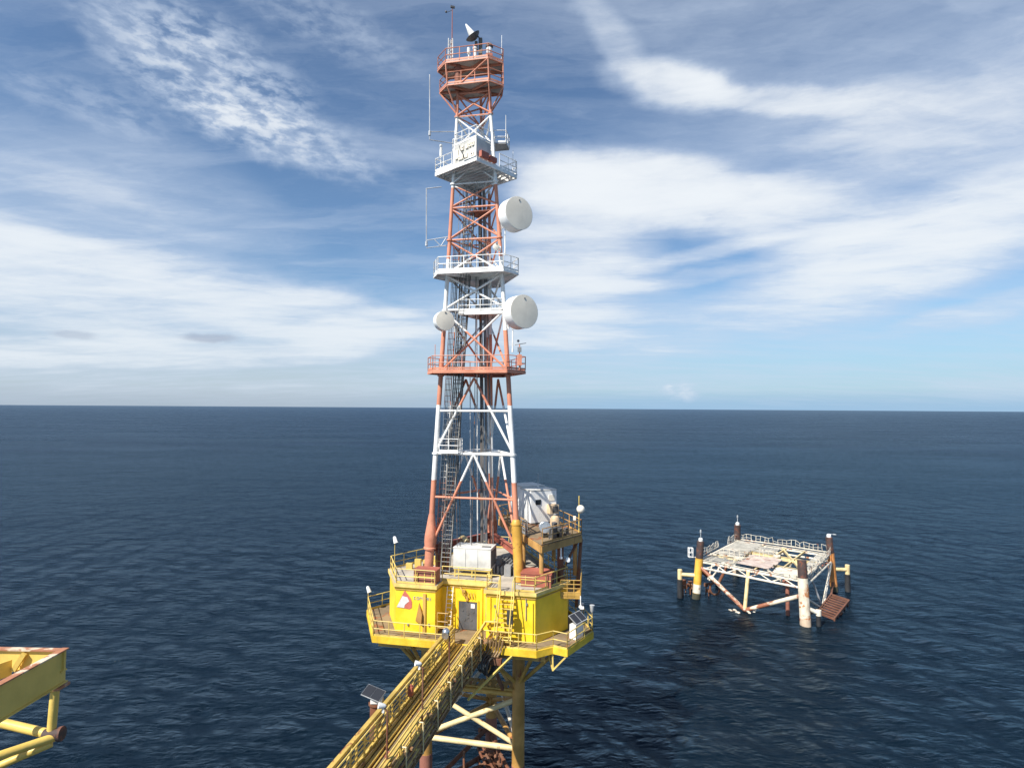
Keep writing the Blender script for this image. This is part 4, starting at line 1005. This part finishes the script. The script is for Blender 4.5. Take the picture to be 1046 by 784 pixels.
single(mb, 'pump_set', M['dkgrey'], 'dark pump set and pipes at the front edge of the cabin platform', 'pump', MZ(1,2.4))
b = MZ(.25,4.75); o = thing('dome_lamp', 'round white lamp on a pole at the right corner of the cabin platform', 'lamp', b)
build(MB().tube(b, b+V((0,0,2.9)), .045, n=6), 'post', M['yrail'], o)
build(MB().ball(b+V((.12,-.1,1.9)), .32, 14).box(b+V((-.35,0,1.2)), .2,.2,.3), 'lamp_head', M['radome'], o)
single(MB().tube(MZ(.0,2.3,-.6), MZ(.0,2.3,-1.3), .06, n=6).ball(MZ(.0,2.3,-1.35), .12, 8), 'hanging_lamp', M['white'], 'small white lamp hanging below the front beam of the cabin platform', 'lamp', MZ(0,2.3,-1.0), 'white flood lamps round the platform')
# walkway from tower to cabins
mb = MB()
build(MB().rail([MZ(3.0,-.02,0), MZ(6.5,-.02,0)], 1.0, False, .5, .03, (1,.7,.4)), 'gangway_railing', M['grey'], mz)

# ------------------------------------------------------------------ derelict jacket on the right
N_, L_, R_, K_ = V((41.26,83.4,0)), V((29.44,94.5,0)), V((53.7,98.8,0)), V((41.4,109.2,0))
cen = (N_+L_+R_+K_)/4
dj = thing('derelict_platform', 'low abandoned steel platform with rusty white deck and four dark piles', 'platform', cen)
def DJ(p, z, k=.03): return p+(cen-p)*k*(z/6.3)*1.6+V((0,0,z))
M['bracew0'] = paint('rust stained white', (.50,.38,.27), .42, (.17,.06,.03), scale=.5, streak=.5)
M['legn'] = paint('rust spotted white', (.66,.58,.45), .40, (.26,.10,.03), scale=.9, streak=.75, dirt=(.36,.19,.07))
spec = [(N_,'legn',1.0,8.7,.72),(L_,'cream',1.0,9.0,.62),(R_,'orange',1.0,8.9,.60),(K_,'creamw',1.0,8.9,.62)]
M['legy'] = paint('leg ochre', (.66,.36,.04), .16, scale=.5, streak=.3)
M['lego'] = paint('leg rust orange', (.55,.22,.06), .30, scale=.6, streak=.4)
for p, mt, _, zt, r in spec:
    mt = {'cream':'legy','orange':'lego'}.get(mt, mt)
    lg = build(MB().tube(DJ(p,.9), DJ(p,6.3), r, r*.96, 20), 'leg', M[mt], dj)
    build(MB().tube(DJ(p,-4), DJ(p,.9), r+.02, n=20), 'splash_zone', M['growth'] if mt not in ('creamw', 'legn') else M['bracew0'], lg)
    if mt == 'legy': build(MB().tube(DJ(p,.95), DJ(p,2.3), r+.012, n=20), 'white_band', M['creamw'], lg)
    build(MB().tube(DJ(p,6.32), DJ(p,zt), r*.9, r*.86, 20), 'pile', M['dkpile'], lg)
edges = [(L_,N_),(N_,R_),(R_,K_),(K_,L_)]
zd = 5.9
def ins(p, z, k=.02): return DJ(p, z)+(cen-p)*k
mb = MB()
for a, b in edges: mb.ibeam(ins(a,zd), ins(b,zd), .3, .45).tube(ins(a,zd-1.0,.0), ins(b,zd-1.0,.0), .16, n=10)
build(mb, 'deck_girder', M['creamw'], dj)
mb = MB()
for f in (.28,.62): 
    mb.ibeam(ins(L_,zd).lerp(ins(K_,zd),f), ins(N_,zd).lerp(ins(R_,zd),f), .22, .4)
for f in (.3,.55,.75): mb.ibeam(ins(L_,zd-.01).lerp(ins(N_,zd-.01),f), ins(K_,zd-.01).lerp(ins(R_,zd-.01),f), .2, .36)
def DQ(f, g, z): return (ins(L_,z).lerp(ins(N_,z),f)).lerp(ins(K_,z).lerp(ins(R_,z),f), g)   # f along front, g to the back
mb.beam(DQ(.9,.3,zd+.1), DQ(.52,.97,zd+.1), .26, .3).beam(DQ(.55,.52,zd+.1), DQ(.93,.52,zd+.1), .22, .25)
build(mb, 'deck_beam', M['cream'], dj)
M['pgrate'] = paint('pale grating', (.43,.41,.36), .26, scale=.7, streak=.3, rough=.8)
def patch(f0, f1, g0, g1, z, th, mat, name, solid=False):
    mb = MB(); rp = random.Random(int(f0*99+g0*77)); up_ = V((0,0,1))
    n = max(4, int((g1-g0)*19/(.62 if solid else .42)))
    for k in range(n):
        if rp.random() < (.05 if solid else .10): continue
        g = lerp(g0, g1, (k+.5)/n); a, b = f0+rp.uniform(-.01,.012), f1+rp.uniform(-.015,.015)
        mb.beam(DQ(a,g,z+rp.uniform(-.03,.03)), DQ(b,g,z+rp.uniform(-.03,.05)), .56 if solid else .15, th)
    if not solid:
        m = max(2, int((f1-f0)*16/1.1))
        for k in range(m+1): mb.beam(DQ(lerp(f0,f1,k/m),g0,z-.05), DQ(lerp(f0,f1,k/m),g1,z-.05), .10, th)
    return build(mb, name, mat, dj)
g_ = patch(.02,.30,.30,.95,zd+.32,.06,M['pgrate'],'grating')
patch(.30,.52,.62,.92,zd+.33,.06,M['pgrate'],'grating')
patch(.36,.68,.08,.48,zd+.34,.10,paint('pink plank',(.52,.42,.36),.3,scale=.6),'floor_panel',True)
patch(.72,.99,.01,.22,zd+.31,.06,M['creamw'],'floor_panel',True)
patch(.03,.34,.02,.22,zd+.30,.05,M['pgrate'],'grating')
patch(.91,.99,.25,.97,zd+.32,.06,M['pgrate'],'grating')
# bent, patchy handrails round the rim
rg = random.Random(21)
def bent(pts, n, name):
    mb = MB(); P = []
    for a, b in zip(pts, pts[1:]):
        k = max(2, int((V(b)-V(a)).length/.7))
        P += [V(a).lerp(V(b), i/k) for i in range(k)]
    P.append(V(pts[-1])); top = [p+V((rg.uniform(-.15,.15), rg.uniform(-.15,.15), rg.uniform(.85,1.3))) for p in P]
    for p, q in zip(P, top): mb.tube(p, q, .042, n=5)
    for k in range(len(P)-1):
        if rg.random() < .9: mb.tube(top[k], top[k+1], .034, n=5)
        if rg.random() < .8: mb.tube(P[k].lerp(top[k],.5), P[k+1].lerp(top[k+1],.5), .03, n=5)
        mb.beam(P[k]+V((0,0,.1)), P[k+1]+V((0,0,.1)), .04, .18)
    build(mb, name, M['creamw'], dj)
bent([DQ(-.03,.12,zd+.3), DQ(-.04,.55,zd+.3)], 0, 'railing')
bent([DQ(-.02,.75,zd+.3), DQ(0,1.03,zd+.3), DQ(.5,1.05,zd+.3), DQ(1.02,1.03,zd+.3), DQ(1.04,.12,zd+.3)], 0, 'railing')
bent([DQ(.1,.24,zd+.3), DQ(.35,.3,zd+.3), DQ(.62,.52,zd+.3)], 0, 'railing')
mb = MB()
for k in range(14):
    a = DQ(1.0,rg.random(),zd+.2); mb.tube(a, a+V((rg.uniform(-.6,.8), rg.uniform(-.8,.8), rg.uniform(-.9,.6))), .05, n=5)
for k in range(9):
    a = DQ(rg.random(),rg.choice((.0,.25,.6)),zd); mb.box(a+V((0,0,.3)), rg.uniform(.4,1.1), rg.uniform(.2,.5), rg.uniform(.15,.5), rg.random()*3)
build(mb, 'loose_steel', M['creamw'], dj)
# face bracing
for a, b in edges[:2]:
    for k in range(8):
        f0, f1 = .06+k*.11, .06+(k+1)*.11
        p, q = ins(a, zd-(.2 if k%2 else 1.0)).lerp(ins(b, zd-(.2 if k%2 else 1.0)), f0), ins(a, zd-(1.0 if k%2 else .2)).lerp(ins(b, zd-(1.0 if k%2 else .2)), f1)
        build(MB().tube(p, q, .08, n=6), 'brace', M['creamw'], dj)
for f in (.18,.4,.6,.8):
    build(MB().tube(DQ(f,.03,zd-.5), DQ(f+(.15 if f < .5 else -.15),.95,zd-1.6), .11, n=6), 'brace', M['creamw'], dj)
apex = (L_+N_)/2+V((-.4,-.1,.15))
def jb(p, q, r, mat, name='brace'): build(MB().tube(p, q, r, n=12), name, M[mat], dj)
M['bracew'] = paint('rust patched white', (.66,.56,.42), .52, (.17,.06,.03), scale=.55, streak=.3)
jb(DJ(L_,5.2), apex, .30, 'bracew'); jb(DJ(N_,4.0), apex, .30, 'bracew'); jb(ins(L_,zd-.2).lerp(ins(N_,zd-.2),.50), apex+V((0,0,.3)), .27, 'cream')
apx2 = (N_+R_)/2+V((-.6,-1.6,.2))
jb(DJ(R_,5.0), apx2, .22, 'creamw'); jb(DJ(N_,3.6)+V((.3,0,0)), apx2, .17, 'creamw'); jb(ins(N_,5.4).lerp(ins(R_,5.4),.28), apx2, .15, 'galv')
apx3 = (K_+R_)/2; jb(DJ(K_,5), apx3, .25, 'creamw'); jb(DJ(R_,4.8), apx3, .25, 'rustred')
apx4 = (K_+L_)/2; jb(DJ(K_,4.8), apx4, .25, 'rust'); jb(DJ(L_,4.6), apx4, .22, 'rust')
jb(ins(L_,5.7).lerp(ins(N_,5.7),.13), DJ(L_,4.3).lerp(apex,.22), .13, 'creamw'); jb(ins(L_,5.7).lerp(ins(N_,5.7),.22), DJ(L_,4.3).lerp(apex,.25), .13, 'creamw')
jb(V((40.6,87.3,-3)), V((40.6,87.3,4.9)), .28, 'rustred', 'conductor')
# side fenders: arm, cap, hanging rubber post
for p, d in ((L_, V((-2.7,.6,0))), (R_, V((2.5,-.1,0)))):
    a = DJ(p,3.6); e = a+d
    f = build(MB().tube(a, e, .30, n=14).lathe(e-V((0,0,.75)), (0,0,1), [(.36,0),(.36,1.5),(.3,1.55)], 14), 'fender_arm', M['cream'], dj)
    build(MB().tube(e-V((0,0,.75)), e-V((0,0,5.5)), .42, n=14), 'rubber_post', M['rubber'], f)
a = DJ(N_,2.4)
build(MB().tube(a, a+V((1.7,-.4,-.7)), .30, n=14).lathe(a+V((1.75,-.4,-1.05)), (0,0,1), [(.36,0),(.36,.8)], 12), 'fender_arm', M['creamw'], dj)
build(MB().tube(a+V((1.75,-.4,-1.05)), a+V((1.75,-.4,-4)), .3, n=12), 'rubber_post', M['rubber'], dj)
# rusted boat landing, sagging towards the water
q0, q1, q2, q3 = V((44.3,86.2,.8)), V((46.0,84.7,.4)), V((52.4,92.2,.6)), V((50.4,93.6,1.05))
mb = MB()
for a, b in ((q0,q1),(q1,q2),(q2,q3),(q3,q0)): mb.beam(a, b, .22, .3)
for k in range(1, 9): mb.beam(q0.lerp(q3,k/9), q1.lerp(q2,k/9), .34, .16)
for k in range(0, 9, 2): mb.tube(q1.lerp(q2,k/9), q1.lerp(q2,k/9)-V((0,0,2.5)), .13, n=8)
mb.tube(q0, DJ(N_,1.4), .16, n=8).tube(q3, DJ(R_,1.6), .16, n=8)
M['bland'] = paint('bare rust', (.15,.06,.034), .4, (.10,.035,.02), scale=.9, rough=.85)
build(mb, 'boat_landing', M['bland'], dj)
mb = MB(); z = .35
for k in range(8):
    mb.box(apex+V((rg.uniform(-2.2,1.4), rg.uniform(-1.0,.6), rg.uniform(-.2,.15))), rg.uniform(.5,1.3), rg.uniform(.2,.5), .12, rg.random()*3)
build(mb, 'sunken_frame', M['creamw'], dj)
for k in range(12):
    p = L_+V((rg.uniform(-2.2,4.0), rg.uniform(1.0,4.0), rg.uniform(.2,2.2))); build(MB().box(p, rg.uniform(.4,1.4), rg.uniform(.2,.8), rg.uniform(.2,.7), rg.random()*3).tube(p, p-V((0,0,3)), .1, n=6), 'scrap_steel', M['rust'], dj)
build(MB().torus(L_+V((3.4,1.2,1.2)), (.3,-1,.2), .9, .16, 18, 6), 'scrap_ring', M['rust'], dj)

# navigation lamps on the piles
def navlamp(label, p, tilt=(0,0,1)):
    o = thing('navigation_lamp', label, 'lamp', p, 'white lamps on the pile heads')
    p = V(p); tl = V(tilt).normalized()
    build(MB().lathe(p, (0,0,1), [(.34,0),(.34,.35),(.2,.5)], 12), 'base', M['white'], o)
    build(MB().tube(p+V((0,0,.5)), p+V((0,0,.5))+tl*.9, .06, n=6).lathe(p+V((0,0,.5))+tl*.8, tl, [(.10,0),(.13,.1),(.10,.45),(.03,.5)], 10), 'lantern', M['galv'], o)
navlamp('slim lamp on the left dark pile of the abandoned platform', DJ(L_,9.02))
navlamp('slim lamp on the rear dark pile of the abandoned platform', DJ(K_,8.92))
navlamp('toppled lamp on the right dark pile of the abandoned platform', DJ(R_,8.92), (1,.1,-.1))
b = DJ(L_,6.4)+V((-1.3,.3,0)); o = thing('lamp_cage', 'small white wire cage beside the left dark pile of the abandoned platform', 'cage', b)
mb = MB()
for x in (-.3,.3):
    for y in (-.3,.3): mb.tube(b+V((x,y,0)), b+V((x,y,1.5)), .06, n=5)
for z in (.05,.75,1.45):
    for (x,y,x2,y2) in ((-.3,-.3,.3,-.3),(.3,-.3,.3,.3),(.3,.3,-.3,.3),(-.3,.3,-.3,-.3)): mb.tube(b+V((x,y,z)), b+V((x2,y2,z)), .05, n=5)
build(mb, 'bars', M['white'], o); build(MB().tube(b+V((.9,0,0)), b+V((-.3,0,0)), .07, n=6), 'bracket', M['white'], o)

# ------------------------------------------------------------------ near yellow frame, lower left
nf = thing('steel_cantilever', 'close yellow beam frame with rusty top edges cut off at the lower left', 'steel frame', (-11,14,24))
zt = 24.27; X0 = -10.52; Yb = 14.05
def ib(p, q, w, h, name):
    p, q = V(p), V(q); up_ = V((0,0,1))
    w_ = build(MB().beam(p-up_*(h/2), q-up_*(h/2), .03, h-.06).beam(p-up_*(h-.015), q-up_*(h-.015), w, .03), name, M['ynear'], nf)
    build(MB().beam(p-up_*.015, q-up_*.015, w, .03), 'top_flange', M['nflange'], w_)
M['nflange'] = paint('peeling flange', (.62,.50,.36), .62, (.24,.10,.05), scale=1.6, streak=.2)
ib((X0,Yb+.1,zt), (X0,4,zt), .16, .78, 'side_beam')
ib((X0+.06,Yb,zt-.004), (-18,Yb+.25,zt-.004), .16, .50, 'end_beam')
build(MB().beam((X0-1.1,Yb-.1,zt-.38), (X0-2.0,Yb-2.4,zt-.38), .03, .36).beam((X0-.85,Yb-.05,zt-.08), (X0-1.05,Yb-.1,zt-.45), .1, .1), 'stiffener', M['ynear'], nf)
ps = build(MB().tube((X0-.12,Yb-.02,zt-.8), (X0-.18,Yb-.02,zt-1.98), .095, n=16), 'post', M['ynear'], nf)
build(MB().box((X0-.12,Yb-.02,zt-.84), .42,.36,.06).box((X0-.3,Yb-.1,zt-.92), .22,.2,.08), 'bearing_plate', M['nflange'], ps)
build(MB().tube((X0-.22,Yb,zt-1.95), (X0-2.4,Yb+.35,zt-1.72), .105, n=16), 'pipe', M['ynear'], nf)
build(MB().tube((X0-.05,Yb-.05,zt-1.98), (X0-1.4,Yb-1.7,zt-1.95), .095, n=16), 'pipe', M['ynear'], nf)
build(MB().tube((X0-.1,Yb-.1,zt-2.1), (X0-1.8,Yb-.9,zt-2.65), .085, n=16), 'pipe', M['ynear'], nf)
build(MB().lathe((X0-.02,Yb-.02,zt-1.93), (1,.1,.05), [(.13,-.3),(.13,0),(.16,.02),(.16,.1)], 16), 'pipe_flange', M['dkpile'], nf)
